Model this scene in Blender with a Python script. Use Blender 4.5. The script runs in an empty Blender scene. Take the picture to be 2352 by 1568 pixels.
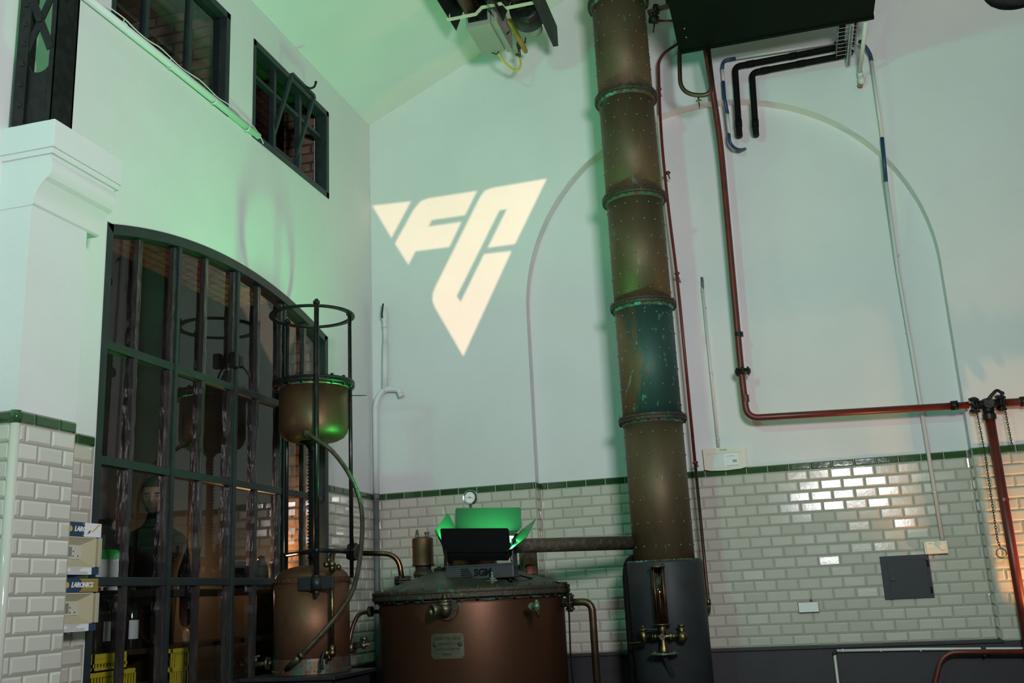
import bpy, bmesh, math, random
from mathutils import Vector, Matrix
random.seed(7)
S = bpy.context.scene
COL = S.collection
PI = math.pi

# ------------------------------------------------------------------ camera, world, main lights, exposure
FPX = 2306.0
YAW, PITCH, ROLL = -0.258075, 0.247373, -0.0493019
CAM = Vector((0, 0, 0.9))
_f = Vector((math.sin(YAW)*math.cos(PITCH), math.cos(YAW)*math.cos(PITCH), math.sin(PITCH)))
_r0 = Vector((math.cos(YAW), -math.sin(YAW), 0)); _u0 = _r0.cross(_f)
_r = _r0*math.cos(ROLL) + _u0*math.sin(ROLL)
_u = -_r0*math.sin(ROLL) + _u0*math.cos(ROLL)
cd = bpy.data.cameras.new('camera'); cam = bpy.data.objects.new('camera', cd); COL.objects.link(cam)
cam.matrix_world = Matrix(((_r.x, _u.x, -_f.x, CAM.x), (_r.y, _u.y, -_f.y, CAM.y), (_r.z, _u.z, -_f.z, CAM.z), (0, 0, 0, 1)))
cd.sensor_width = 36; cd.lens = FPX*36/2352; cd.clip_start = 0.05
S.camera = cam
S.view_settings.view_transform = 'Standard'; S.view_settings.look = 'None'
S.view_settings.exposure = 0.0; S.view_settings.gamma = 1.0; S.view_settings.use_curve_mapping = False
w = bpy.data.worlds.new('world'); S.world = w; w.use_nodes = True
w.node_tree.nodes['Background'].inputs[0].default_value = (0.55, 0.62, 0.75, 1)
w.node_tree.nodes['Background'].inputs[1].default_value = 0.02

def light(name, kind, loc, target, power, color, **kw):
    d = bpy.data.lights.new(name, kind); d.energy = power; d.color = color
    for k, v in kw.items(): setattr(d, k, v)
    o = bpy.data.objects.new(name, d); COL.objects.link(o); o.location = loc
    o.rotation_euler = (Vector(target)-Vector(loc)).to_track_quat('-Z', 'Y').to_euler()
    return o
# photographer's softbox beside the camera, aimed high at the gable wall
light('softbox_light', 'AREA', (0.78, 0.75, 2.25), (-1.9, 6.6, 3.6), 134, (1.0, 0.97, 1.0), shape='RECTANGLE', size=0.75, size_y=0.55, spread=2.6)
# green lamp panel standing on the still (its housing is built further down)
PANEL_POS = Vector((-1.742, 5.70, 1.205)); PANEL_N = Vector((0.05, -0.47, 0.88)).normalized()
light('green_panel_light', 'AREA', PANEL_POS + PANEL_N*0.012, PANEL_POS + PANEL_N, 52, (0.05, 1.0, 0.20), shape='RECTANGLE', size=0.30, size_y=0.20)
# second green stage lamp, high up behind the camera
light('green_stage_light', 'AREA', (-2.3, -1.2, 4.2), (0.0, 7.3, 2.9), 30, (0.05, 1.0, 0.55), shape='RECTANGLE', size=0.35, size_y=0.25, spread=1.9)
# warm uplight below the right edge of the picture, close to the gable wall
light('warm_uplight', 'SPOT', (2.0, 6.85, 0.30), (1.40, 7.3, 1.55), 110, (1.0, 0.45, 0.14), spot_size=1.2, spot_blend=0.45, shadow_soft_size=0.06)
# tungsten lamp in the passage behind the large window
light('passage_lamp_light', 'POINT', (-3.55, 6.22, 1.14), (-3.5, 6.0, 2), 16, (1.0, 0.52, 0.22), shadow_soft_size=0.04)
# pattern projector (its housing and cut plate are built further down)
PROJ = Vector((-0.75, -0.55, 1.75))
PROJ_T = Vector((-2.32, 7.3, 3.55))
light('projector_light', 'SPOT', PROJ, PROJ_T, 2500, (1.0, 0.62, 0.40), spot_size=0.30, spot_blend=0.25, shadow_soft_size=0.0005)

# ------------------------------------------------------------------ pixel helpers (photo frame 2352 x 1568)
def on(axis, val, px, py):
    """point where the sight line of a photo pixel meets the real plane axis=val"""
    d = _f + _r*((px-1176)/FPX) - _u*((py-784)/FPX)
    t = (val - CAM[axis])/d[axis]
    return CAM + d*t
def at(px, py, Y): return on(1, Y, px, py)
def pts(Y, *pp): return [at(x, y, Y) for x, y in pp]

# ------------------------------------------------------------------ mesh builder
ORG = {}
def frame_axes(d):
    d = d.normalized(); a = Vector((0, 0, 1)) if abs(d.z) < 0.9 else Vector((1, 0, 0))
    x = d.cross(a).normalized(); return x, d.cross(x).normalized()
class MB:
    def __init__(s): s.v = []; s.f = []; s.sm = []
    def add(s, vs, fs, smooth=False):
        n = len(s.v); s.v += [Vector(v) for v in vs]
        for f in fs: s.f.append([i+n for i in f]); s.sm.append(smooth)
        return s
    def box(s, c, size, M=None, bev=0.0):
        hx, hy, hz = size[0]/2, size[1]/2, size[2]/2; c = Vector(c)
        if bev <= 0:
            vs = [Vector((x*hx, y*hy, z*hz)) for x in (-1, 1) for y in (-1, 1) for z in (-1, 1)]
            fs = [(0,1,3,2), (4,6,7,5), (0,4,5,1), (2,3,7,6), (0,2,6,4), (1,5,7,3)]
        else:
            b = min(bev, hx*.9, hy*.9, hz*.9); bm = bmesh.new()
            bmesh.ops.create_cube(bm, size=1)
            for v in bm.verts: v.co = Vector((v.co.x*2*hx, v.co.y*2*hy, v.co.z*2*hz))
            bmesh.ops.bevel(bm, geom=bm.edges[:], offset=b, segments=2, affect='EDGES', profile=0.6)
            vs = [v.co.copy() for v in bm.verts]; bm.verts.index_update()
            fs = [[v.index for v in f.verts] for f in bm.faces]; bm.free()
        if M is not None: vs = [M @ v for v in vs]
        return s.add([v+c for v in vs], fs)
    def bx(s, x0, x1, y0, y1, z0, z1, bev=0.0):
        return s.box(((x0+x1)/2, (y0+y1)/2, (z0+z1)/2), (abs(x1-x0), abs(y1-y0), abs(z1-z0)), None, bev)
    def quad(s, a, b, c, d): return s.add([a, b, c, d], [(0, 1, 2, 3)])
    def lathe(s, base, axis, prof, n=32, smooth=True):
        """prof: list of (distance along axis, radius)"""
        axis = Vector(axis).normalized(); base = Vector(base); x, y = frame_axes(axis); vs = []; fs = []
        for h, r in prof:
            for k in range(n):
                a = 2*PI*k/n; vs.append(base + axis*h + (x*math.cos(a)+y*math.sin(a))*r)
        for i in range(len(prof)-1):
            for k in range(n):
                k2 = (k+1) % n
                fs.append((i*n+k, i*n+k2, (i+1)*n+k2, (i+1)*n+k))
        s.add(vs, fs, smooth)
        nn = len(s.v)-len(vs)
        for i in (0, len(prof)-1):
            if prof[i][1] > 1e-5:
                f = [nn+i*n+k for k in range(n)]
                s.f.append(f if i else f[::-1]); s.sm.append(False)
        return s
    def cyl(s, a, b, r, n=16, r2=None):
        a = Vector(a); b = Vector(b); L = (b-a).length
        return s.lathe(a, b-a, [(0, r), (L, r if r2 is None else r2)], n)
    def ball(s, c, r, n=12, sc=(1, 1, 1)):
        vs = []; fs = []; m = max(4, n//2); c = Vector(c)
        for i in range(m+1):
            t = PI*i/m
            for k in range(n):
                a = 2*PI*k/n
                vs.append(c+Vector((math.sin(t)*math.cos(a)*r*sc[0], math.sin(t)*math.sin(a)*r*sc[1], math.cos(t)*r*sc[2])))
        for i in range(m):
            for k in range(n): fs.append((i*n+k, (i+1)*n+k, (i+1)*n+(k+1) % n, i*n+(k+1) % n))
        return s.add(vs, fs, True)
    def tube(s, P, r, n=12, ridge=0, cap=True, ph=0.0, flat=False):
        P = [Vector(p) for p in P]; vs = []; fs = []
        T = []
        for i in range(len(P)):
            a = P[max(0, i-1)]; b = P[min(len(P)-1, i+1)]; T.append((b-a).normalized())
        x, y = frame_axes(T[0])
        for i, p in enumerate(P):
            if i:
                x = (x - T[i]*x.dot(T[i])).normalized(); y = T[i].cross(x).normalized()
            rr = r[i] if isinstance(r, (list, tuple)) else r
            if ridge and i % 2: rr *= 1-ridge
            for k in range(n):
                a = ph+2*PI*k/n; vs.append(p+(x*math.cos(a)+y*math.sin(a))*rr)
        for i in range(len(P)-1):
            for k in range(n): fs.append((i*n+k, i*n+(k+1) % n, (i+1)*n+(k+1) % n, (i+1)*n+k))
        s.add(vs, fs, not (ridge or flat))
        if cap:
            nn = len(s.v)-len(vs); m = len(P)-1
            s.f.append([nn+k for k in range(n)][::-1]); s.sm.append(False)
            s.f.append([nn+m*n+k for k in range(n)]); s.sm.append(False)
        return s
    def ring(s, c, axis, r0, r1, h, n=48):
        """flat annulus of height h"""
        return s.lathe_closed(c, axis, [(-h/2, r0), (-h/2, r1), (h/2, r1), (h/2, r0)], n)
    def lathe_closed(s, base, axis, prof, n=48, smooth=False):
        axis = Vector(axis).normalized(); base = Vector(base); x, y = frame_axes(axis); vs = []; fs = []
        for h, r in prof:
            for k in range(n):
                a = 2*PI*k/n; vs.append(base + axis*h + (x*math.cos(a)+y*math.sin(a))*r)
        m = len(prof)
        for i in range(m):
            j = (i+1) % m
            for k in range(n):
                k2 = (k+1) % n
                fs.append((i*n+k, i*n+k2, j*n+k2, j*n+k))
        return s.add(vs, fs, smooth)
    def torus(s, c, axis, R, r, n=32, m=8):
        return s.lathe_closed(c, axis, [(r*math.sin(2*PI*i/m), R+r*math.cos(2*PI*i/m)) for i in range(m)], n, True)
    def prism(s, poly, off):
        """poly: 3d points, off: extrusion vector"""
        n = len(poly); off = Vector(off); vs = [Vector(p) for p in poly]; vs += [p+off for p in vs]
        fs = [list(range(n))[::-1], list(range(n, 2*n))]+[(i, (i+1) % n, n+(i+1) % n, n+i) for i in range(n)]
        return s.add(vs, fs)
    def bolts(s, c, axis, R, count, r, h, ph=0.0, n=6):
        axis = Vector(axis).normalized(); x, y = frame_axes(axis); c = Vector(c)
        for k in range(count):
            a = ph+2*PI*k/count; p = c+(x*math.cos(a)+y*math.sin(a))*R
            s.cyl(p-axis*h/2, p+axis*h/2, r, n)
        return s
    def build(s, name, m, parent=None, **kw):
        me = bpy.data.meshes.new(name)
        o = bpy.data.objects.new(name, me)
        org = ORG.get(parent.name, Vector()) if parent else Vector()
        if parent is None and s.v:
            lo = Vector((min(v[i] for v in s.v) for i in range(3))); hi = Vector((max(v[i] for v in s.v) for i in range(3)))
            org = Vector(((lo.x+hi.x)/2, (lo.y+hi.y)/2, lo.z)); o.location = org
        me.from_pydata([tuple(v-org) for v in s.v], [], s.f)
        me.polygons.foreach_set('use_smooth', s.sm)
        bm = bmesh.new(); bm.from_mesh(me); bmesh.ops.recalc_face_normals(bm, faces=bm.faces); bm.to_mesh(me); bm.free()
        me.update(); me.materials.append(m)
        COL.objects.link(o); ORG[o.name] = org.copy()
        if parent: o.parent = parent
        for k, v in kw.items(): o[k] = v
        return o
def thing(name, loc, label, cat, group=None):
    o = bpy.data.objects.new(name, None); COL.objects.link(o); o.location = loc; o.empty_display_size = 0.1
    ORG[o.name] = Vector(loc); o['label'] = label; o['category'] = cat
    if group: o['group'] = group
    return o
def tag(o, label, cat, group=None):
    o['label'] = label; o['category'] = cat
    if group: o['group'] = group
    return o
def struct(o): o['kind'] = 'structure'; return o
def sroot(name, loc=(0, 0, 0)):
    o = bpy.data.objects.new(name, None); COL.objects.link(o); o.location = loc; ORG[o.name] = Vector(loc); o['kind'] = 'structure'; return o
def bend(P, R, n=8):
    """polyline with rounded corners"""
    P = [Vector(p) for p in P]; out = [P[0]]
    for i in range(1, len(P)-1):
        a, b, c = P[i-1], P[i], P[i+1]; d1 = (a-b); d2 = (c-b)
        r = R[i-1] if isinstance(R, (list, tuple)) else R
        t = min(r, d1.length*.48, d2.length*.48); p = b+d1.normalized()*t; q = b+d2.normalized()*t
        for k in range(n+1):
            u = k/n; out.append(p*(1-u)**2+b*2*u*(1-u)+q*u*u)
    return out+[P[-1]]
def spline(P, n=10):
    P = [Vector(p) for p in P]; Q = [P[0]*2-P[1]]+P+[P[-1]*2-P[-2]]; out = []
    for i in range(1, len(Q)-2):
        for k in range(n):
            t = k/n; a, b, c, d = Q[i-1], Q[i], Q[i+1], Q[i+2]
            out.append(0.5*((2*b)+(-a+c)*t+(2*a-5*b+4*c-d)*t*t+(-a+3*b-3*c+d)*t**3))
    return out+[P[-1]]
def resample(P, step):
    out = [P[0]]; acc = 0
    for a, b in zip(P, P[1:]):
        L = (b-a).length; 
        while acc+L >= step:
            t = (step-acc)/L; a = a+(b-a)*t; out.append(a); L = (b-a).length; acc = 0
            if L < 1e-9: break
        acc += L
    return out
def text_geo(txt, size, depth=0.0015, shear=0.0, bold=0.0, spacing=1.0):
    c = bpy.data.curves.new('t', 'FONT'); c.body = txt; c.size = size; c.extrude = depth; c.align_x = 'CENTER'; c.align_y = 'CENTER'
    c.shear = shear; c.offset = bold; c.space_character = spacing; c.resolution_u = 2
    o = bpy.data.objects.new('t', c); COL.objects.link(o); bpy.context.view_layer.update()
    dg = bpy.context.evaluated_depsgraph_get(); me = bpy.data.meshes.new_from_object(o.evaluated_get(dg))
    vs = [v.co.copy() for v in me.vertices]; fs = [list(p.vertices) for p in me.polygons]
    bpy.data.objects.remove(o); bpy.data.curves.remove(c); bpy.data.meshes.remove(me)
    return vs, fs
def put_text(mb, txt, size, c, xdir, nrm, fn=None, **kw):
    vs, fs = text_geo(txt, size, **kw); xdir = Vector(xdir).normalized(); nrm = Vector(nrm).normalized(); up = nrm.cross(xdir)
    if fn: vs = [fn(v) for v in vs]
    else: vs = [Vector(c)+xdir*v.x+up*v.y+nrm*v.z for v in vs]
    mb.add(vs, fs); return mb

# ------------------------------------------------------------------ materials
def mat(name, col, rough=0.5, metal=0.0, col2=None, scale=6.0, thr=(0.45, 0.6), bump=0.0, bscale=40.0, coat=0.0, island=0.0, detail=4.0, stretch=None, third=None, spec=0.5, bias=None):
    m = bpy.data.materials.new(name); m.use_nodes = True; nt = m.node_tree; N = nt.nodes; L = nt.links; b = N['Principled BSDF']
    b.inputs['Roughness'].default_value = rough; b.inputs['Metallic'].default_value = metal
    b.inputs['Base Color'].default_value = (*col, 1); b.inputs['Coat Weight'].default_value = coat; b.inputs['Specular IOR Level'].default_value = spec
    tc = N.new('ShaderNodeTexCoord'); src = tc.outputs['Object']
    if stretch:
        mp = N.new('ShaderNodeMapping'); mp.inputs['Scale'].default_value = stretch; L.new(src, mp.inputs['Vector']); src = mp.outputs['Vector']
    out = None
    def layer(prev, c2, sc, th, seed):
        nz = N.new('ShaderNodeTexNoise'); nz.inputs['Scale'].default_value = sc; nz.inputs['Detail'].default_value = detail; nz.inputs['Roughness'].default_value = 0.6
        if seed:
            mp2 = N.new('ShaderNodeMapping'); mp2.inputs['Location'].default_value = (seed, seed*2.3, seed*.7); L.new(src, mp2.inputs['Vector']); L.new(mp2.outputs['Vector'], nz.inputs['Vector'])
        else: L.new(src, nz.inputs['Vector'])
        rp = N.new('ShaderNodeMapRange'); rp.inputs['From Min'].default_value = th[0]; rp.inputs['From Max'].default_value = th[1]
        if bias and not seed:
            dt = N.new('ShaderNodeVectorMath'); dt.operation = 'DOT_PRODUCT'; dt.inputs[1].default_value = bias; L.new(tc.outputs['Object'], dt.inputs[0])
            ad = N.new('ShaderNodeMath'); ad.operation = 'ADD'; L.new(nz.outputs['Fac'], ad.inputs[0]); L.new(dt.outputs['Value'], ad.inputs[1]); L.new(ad.outputs[0], rp.inputs['Value'])
        else: L.new(nz.outputs['Fac'], rp.inputs['Value'])
        mx = N.new('ShaderNodeMix'); mx.data_type = 'RGBA'; L.new(rp.outputs['Result'], mx.inputs['Factor'])
        if prev is None: mx.inputs['A'].default_value = (*col, 1)
        else: L.new(prev, mx.inputs['A'])
        mx.inputs['B'].default_value = (*c2, 1); return mx.outputs['Result']
    if col2: out = layer(None, col2, scale, thr, 0)
    if third: out = layer(out, third[0], third[1], third[2], 5.0)
    if island:
        g = N.new('ShaderNodeNewGeometry'); rp = N.new('ShaderNodeMapRange'); rp.inputs['To Min'].default_value = 1-island; rp.inputs['To Max'].default_value = 1.0
        L.new(g.outputs['Random Per Island'], rp.inputs['Value'])
        mx = N.new('ShaderNodeMix'); mx.data_type = 'RGBA'; mx.blend_type = 'MULTIPLY'; mx.inputs['Factor'].default_value = 1
        if out: L.new(out, mx.inputs['A'])
        else: mx.inputs['A'].default_value = (*col, 1)
        L.new(rp.outputs['Result'], mx.inputs['B']); out = mx.outputs['Result']
    if out: L.new(out, b.inputs['Base Color'])
    if bump:
        nz = N.new('ShaderNodeTexNoise'); nz.inputs['Scale'].default_value = bscale; nz.inputs['Detail'].default_value = 3; L.new(src, nz.inputs['Vector'])
        bp = N.new('ShaderNodeBump'); bp.inputs['Strength'].default_value = bump; bp.inputs['Distance'].default_value = 0.01
        L.new(nz.outputs['Fac'], bp.inputs['Height']); L.new(bp.outputs['Normal'], b.inputs['Normal'])
    return m
def brick_mat(name, c1, c2, mortar, rot=None, scale=1.0):
    m = bpy.data.materials.new(name); m.use_nodes = True; nt = m.node_tree; N = nt.nodes; L = nt.links; b = N['Principled BSDF']; b.inputs['Roughness'].default_value = 0.85
    tc = N.new('ShaderNodeTexCoord'); mp = N.new('ShaderNodeMapping'); L.new(tc.outputs['Object'], mp.inputs['Vector'])
    if rot: mp.inputs['Rotation'].default_value = rot
    br = N.new('ShaderNodeTexBrick'); br.inputs['Color1'].default_value = (*c1, 1); br.inputs['Color2'].default_value = (*c2, 1); br.inputs['Mortar'].default_value = (*mortar, 1)
    br.inputs['Scale'].default_value = scale; br.inputs['Mortar Size'].default_value = 0.009; br.inputs['Brick Width'].default_value = 0.28; br.inputs['Row Height'].default_value = 0.075; br.inputs['Mortar Smooth'].default_value = 0.3
    L.new(mp.outputs['Vector'], br.inputs['Vector']); nz = N.new('ShaderNodeTexNoise'); nz.inputs['Scale'].default_value = 14; L.new(tc.outputs['Object'], nz.inputs['Vector'])
    mx = N.new('ShaderNodeMix'); mx.data_type = 'RGBA'; mx.blend_type = 'MULTIPLY'; mx.inputs['Factor'].default_value = 0.7
    L.new(br.outputs['Color'], mx.inputs['A']); rp = N.new('ShaderNodeMapRange'); rp.inputs['From Min'].default_value = .3; rp.inputs['From Max'].default_value = .7; rp.inputs['To Min'].default_value = .45; rp.inputs['To Max'].default_value = 1.2
    L.new(nz.outputs['Fac'], rp.inputs['Value']); L.new(rp.outputs['Result'], mx.inputs['B']); L.new(mx.outputs['Result'], b.inputs['Base Color'])
    bp = N.new('ShaderNodeBump'); bp.inputs['Strength'].default_value = 0.8; bp.inputs['Distance'].default_value = 0.01; bp.invert = True
    L.new(br.outputs['Fac'], bp.inputs['Height']); L.new(bp.outputs['Normal'], b.inputs['Normal'])
    return m
def glass_mat(name, tint, gl=0.02, ior=1.5):
    m = bpy.data.materials.new(name); m.use_nodes = True; nt = m.node_tree; N = nt.nodes; L = nt.links; N.remove(N['Principled BSDF'])
    t = N.new('ShaderNodeBsdfTransparent'); t.inputs[0].default_value = (*tint, 1); g = N.new('ShaderNodeBsdfGlossy'); g.inputs['Roughness'].default_value = gl
    lw = N.new('ShaderNodeLayerWeight'); lw.inputs['Blend'].default_value = 0.5; pw = N.new('ShaderNodeMath'); pw.operation = 'POWER'; pw.inputs[1].default_value = 5
    fr = N.new('ShaderNodeMath'); fr.operation = 'MULTIPLY_ADD'; fr.inputs[1].default_value = 0.92; fr.inputs[2].default_value = 0.075
    L.new(lw.outputs['Facing'], pw.inputs[0]); L.new(pw.outputs[0], fr.inputs[0]); mx = N.new('ShaderNodeMixShader')
    L.new(fr.outputs[0], mx.inputs[0]); L.new(t.outputs[0], mx.inputs[1]); L.new(g.outputs[0], mx.inputs[2]); L.new(mx.outputs[0], N['Material Output'].inputs['Surface'])
    return m
def emit_mat(name, col, st):
    m = bpy.data.materials.new(name); m.use_nodes = True; b = m.node_tree.nodes['Principled BSDF']
    b.inputs['Base Color'].default_value = (0.02, 0.02, 0.02, 1); b.inputs['Emission Color'].default_value = (*col, 1); b.inputs['Emission Strength'].default_value = st
    return m
M = {}
M['plaster'] = mat('white_plaster', (0.70, 0.71, 0.72), 0.75, col2=(0.67, 0.68, 0.69), scale=1.5, thr=(.4, .65), bump=0.12, bscale=60)
M['mid_plaster'] = mat('darkened_grey_plaster', (0.16, 0.16, 0.17), 0.8)  # unseen walls given a darker tone to cut bounced light
M['grey_paint'] = mat('grey_wall_paint', (0.019, 0.018, 0.022), 0.6, col2=(0.015, 0.014, 0.018), scale=4, bump=0.08)
M['tile'] = mat('cream_glazed_tile', (0.57, 0.545, 0.48), 0.14, island=0.12, bump=0.03, bscale=30, coat=0.3)
M['tile_matte'] = mat('cream_tile_aged', (0.62, 0.62, 0.56), 0.12, island=0.14, bump=0.05, bscale=22)
M['green_tile'] = mat('dark_green_glazed_tile', (0.035, 0.10, 0.035), 0.08, island=0.45, coat=0.4, bump=0.04, bscale=30)
M['grout'] = mat('grey_green_grout', (0.33, 0.33, 0.27), 0.8)
M['copper'] = mat('aged_copper', (0.19, 0.088, 0.050), 0.5, 0.75, col2=(0.11, 0.058, 0.036), scale=3.0, thr=(.38, .68), bump=0.05, bscale=25, stretch=(2, 2, .7), third=((0.12, 0.13, 0.09), 5.0, (.60, .75)))
M['copper_column'] = mat('brown_column_copper', (0.135, 0.088, 0.050), 0.58, 0.5, col2=(0.088, 0.066, 0.034), scale=2.4, thr=(.35, .65), bump=0.05, bscale=25, stretch=(2, 2, .7), third=((0.10, 0.22, 0.17), 7.0, (.66, .74)))
M['copper_green'] = mat('verdigris_column_copper', (0.14, 0.085, 0.048), 0.58, 0.45, col2=(0.03, 0.075, 0.065), scale=2.2, thr=(.46, .56), bias=(1.5, -.5, 0), bump=0.06, bscale=25, stretch=(2, 2, .8), third=((0.16, 0.42, 0.36), 11.0, (.62, .72)))
M['pot_copper'] = mat('red_brown_pot_copper', (0.098, 0.042, 0.022), 0.45, 0.75, col2=(0.075, 0.034, 0.020), scale=2.5, thr=(.3, .7), bump=0.04, bscale=22)
M['rivet'] = mat('pale_rivet_heads', (0.16, 0.155, 0.105), 0.4, 0.5)
M['verdigris'] = mat('verdigris_crust', (0.05, 0.10, 0.075), 0.75, 0.3, col2=(0.13, 0.34, 0.28), scale=12, thr=(.55, .66), bump=0.6, bscale=60, third=((0.10, 0.065, 0.04), 9.0, (.52, .62)))
M['flange'] = mat('dark_crusted_bronze', (0.055, 0.045, 0.032), 0.6, 0.5, col2=(0.045, 0.12, 0.09), scale=14, thr=(.60, .68), bump=0.6, bscale=70, third=((0.14, 0.10, 0.05), 20, (.6, .7)))
M['lid'] = mat('green_grey_copper_lid', (0.050, 0.055, 0.038), 0.5, 0.5, col2=(0.08, 0.12, 0.10), scale=8, thr=(.52, .7), bump=0.3, bscale=40)
M['brass'] = mat('dull_brass', (0.22, 0.155, 0.075), 0.4, 1.0, col2=(0.09, 0.08, 0.05), scale=25, thr=(.42, .6), bump=0.2)
M['pipe_copper'] = mat('dark_copper_pipe', (0.13, 0.08, 0.05), 0.42, 0.9, col2=(0.075, 0.05, 0.035), scale=9, thr=(.4, .6))
M['crust_pipe'] = mat('crusted_grey_brown_pipe', (0.060, 0.048, 0.032), 0.7, 0.3, col2=(0.10, 0.085, 0.065), scale=30, thr=(.5, .6), bump=0.5, bscale=50)
M['red_pipe'] = mat('oxide_red_paint', (0.13, 0.018, 0.013), 0.38, 0.0, col2=(0.095, 0.015, 0.012), scale=10)
M['black_iron'] = mat('black_painted_iron', (0.008, 0.009, 0.009), 0.42, 0.1, spec=.3, col2=(0.015, 0.016, 0.015), scale=20, bump=0.15)
M['rod_iron'] = mat('dark_steel_rod', (0.03, 0.03, 0.03), 0.3, 0.7, col2=(0.06, 0.05, 0.045), scale=18, thr=(.5, .65))
M['frame'] = mat('dark_green_grey_frame_paint', (0.013, 0.022, 0.023), 0.5, 0.0, col2=(0.018, 0.028, 0.029), scale=9, bump=0.06)
M['putty'] = mat('weathered_dark_bar', (0.030, 0.027, 0.027), 0.25, 0.0, col2=(0.06, 0.053, 0.05), scale=22, thr=(.5, .7), bump=0.9, bscale=28, stretch=(1, 1, .25))
M['tank_green'] = mat('very_dark_green_sheet_steel', (0.002, 0.007, 0.0035), 0.65, 0.0, col2=(0.002, 0.006, 0.003), scale=3, spec=0.06, bump=0.04, bscale=8)
M['drum_grey'] = mat('blue_grey_painted_insulation', (0.026, 0.029, 0.034), 0.55, 0.0, spec=.35, col2=(0.020, 0.022, 0.026), scale=3, bump=0.12, bscale=12)
M['foam'] = mat('black_pipe_foam', (0.005, 0.005, 0.006), 0.8, spec=.15, bump=0.3, bscale=60)
M['conduit'] = mat('light_grey_plastic_conduit', (0.60, 0.61, 0.60), 0.4)
M['white_pipe'] = mat('white_painted_pipe', (0.68, 0.70, 0.70), 0.55, bump=0.15, bscale=30)
M['grey_pipe'] = mat('mid_grey_painted_pipe', (0.13, 0.135, 0.145), 0.5, col2=(0.10, 0.10, 0.11), scale=12)
M['blue'] = mat('dark_blue_plastic', (0.012, 0.05, 0.12), 0.45)
M['ivory'] = mat('ivory_plastic', (0.62, 0.60, 0.48), 0.35)
M['ivory_dark'] = mat('grey_label_print', (0.28, 0.28, 0.26), 0.5)
M['paper'] = mat('white_label_paper', (0.75, 0.77, 0.78), 0.5)
M['navy'] = mat('navy_label_ink', (0.02, 0.05, 0.11), 0.45)
M['yellow_ink'] = mat('yellow_label_ink', (0.55, 0.40, 0.04), 0.5)
M['ink'] = mat('dark_print_ink', (0.02, 0.02, 0.025), 0.5)
M['fog'] = mat('yellowed_clear_plastic', (0.42, 0.40, 0.30), 0.25)
M['fogclear'] = glass_mat('clear_plastic_flap', (0.97, 0.96, 0.92), 0.08)
M['galv'] = mat('galvanised_steel', (0.42, 0.45, 0.46), 0.35, 0.8, col2=(0.3, 0.32, 0.33), scale=30, thr=(.45, .6))
M['zinc_box'] = mat('speckled_grey_sheet_metal', (0.33, 0.34, 0.30), 0.6, 0.2, col2=(0.20, 0.20, 0.16), scale=60, thr=(.6, .68))
M['cream_strap'] = mat('cream_painted_strap', (0.60, 0.60, 0.48), 0.5)
M['rust_tube'] = mat('heat_stained_steel_tube', (0.13, 0.055, 0.035), 0.5, 0.5, col2=(0.09, 0.045, 0.03), scale=6)
M['orange'] = mat('ochre_gas_pipe_paint', (0.55, 0.26, 0.04), 0.5)
M['yellow_hose'] = mat('yellow_gas_hose', (0.62, 0.50, 0.06), 0.4)
M['lamp_black'] = mat('matt_black_lamp_housing', (0.004, 0.004, 0.005), 0.5, spec=.15, bump=0.05)
M['lamp_door'] = mat('satin_barn_door_metal', (0.0065, 0.0065, 0.0065), 0.4)
M['yoke'] = mat('dark_grey_yoke_paint', (0.038, 0.038, 0.046), 0.4)
M['dial'] = mat('white_dial_face', (0.70, 0.72, 0.72), 0.3)
M['chrome'] = mat('worn_chrome', (0.5, 0.5, 0.48), 0.25, 1.0)
M['hose'] = mat('ribbed_bronze_hose', (0.16, 0.13, 0.10), 0.42, 0.8, col2=(0.10, 0.085, 0.065), scale=15)
M['amber'] = glass_mat('amber_gauge_glass', (0.62, 0.36, 0.10), 0.03)
M['pane'] = glass_mat('window_pane_glass', (0.80, 0.84, 0.82), 0.0, 1.55)
M['clear'] = glass_mat('clear_glass', (0.85, 0.88, 0.87), 0.02)
M['brick'] = brick_mat('buff_brick', (0.42, 0.27, 0.17), (0.34, 0.20, 0.12), (0.16, 0.12, 0.09), (PI/2, 0, 0))
M['brick_dim'] = brick_mat('dimmed_brick', (0.20, 0.13, 0.085), (0.15, 0.09, 0.06), (0.05, 0.04, 0.03), (PI/2, 0, 0))  # darker copy of the brick, the upper room's dimness painted in
M['vault_dim'] = brick_mat('dimmed_brick_vault', (0.16, 0.07, 0.045), (0.12, 0.06, 0.04), (0.05, 0.035, 0.025), (0, 0, PI/2))  # vault brick toned down likewise, shade put into its colour
M['brick_side'] = brick_mat('red_brick_side', (0.38, 0.17, 0.09), (0.44, 0.27, 0.16), (0.22, 0.17, 0.12), (PI/2, 0, PI/2))
M['brick_ceiling'] = brick_mat('brick_vault', (0.45, 0.24, 0.14), (0.38, 0.20, 0.11), (0.15, 0.09, 0.06), (0, 0, PI/2))
M['brick_red'] = mat('broken_red_brick', (0.28, 0.075, 0.045), 0.85, col2=(0.20, 0.10, 0.07), scale=20, bump=0.5)
M['moss'] = mat('mossy_crusted_masonry', (0.05, 0.06, 0.028), 0.9, col2=(0.12, 0.10, 0.065), scale=16, thr=(.48, .58), bump=0.9, bscale=35, third=((0.035, 0.05, 0.015), 25, (.5, .6)))
M['dark_plaster'] = mat('dim_grey_plaster', (0.10, 0.105, 0.11), 0.8, col2=(0.08, 0.08, 0.085), scale=3)
M['dark_wood'] = mat('dark_stained_wood', (0.05, 0.028, 0.018), 0.4, col2=(0.03, 0.018, 0.012), scale=8, stretch=(8, 1, 8))
M['stone_floor'] = mat('dark_grey_stone_floor', (0.10, 0.095, 0.09), 0.5, col2=(0.07, 0.068, 0.065), scale=5, bump=0.1)
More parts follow.
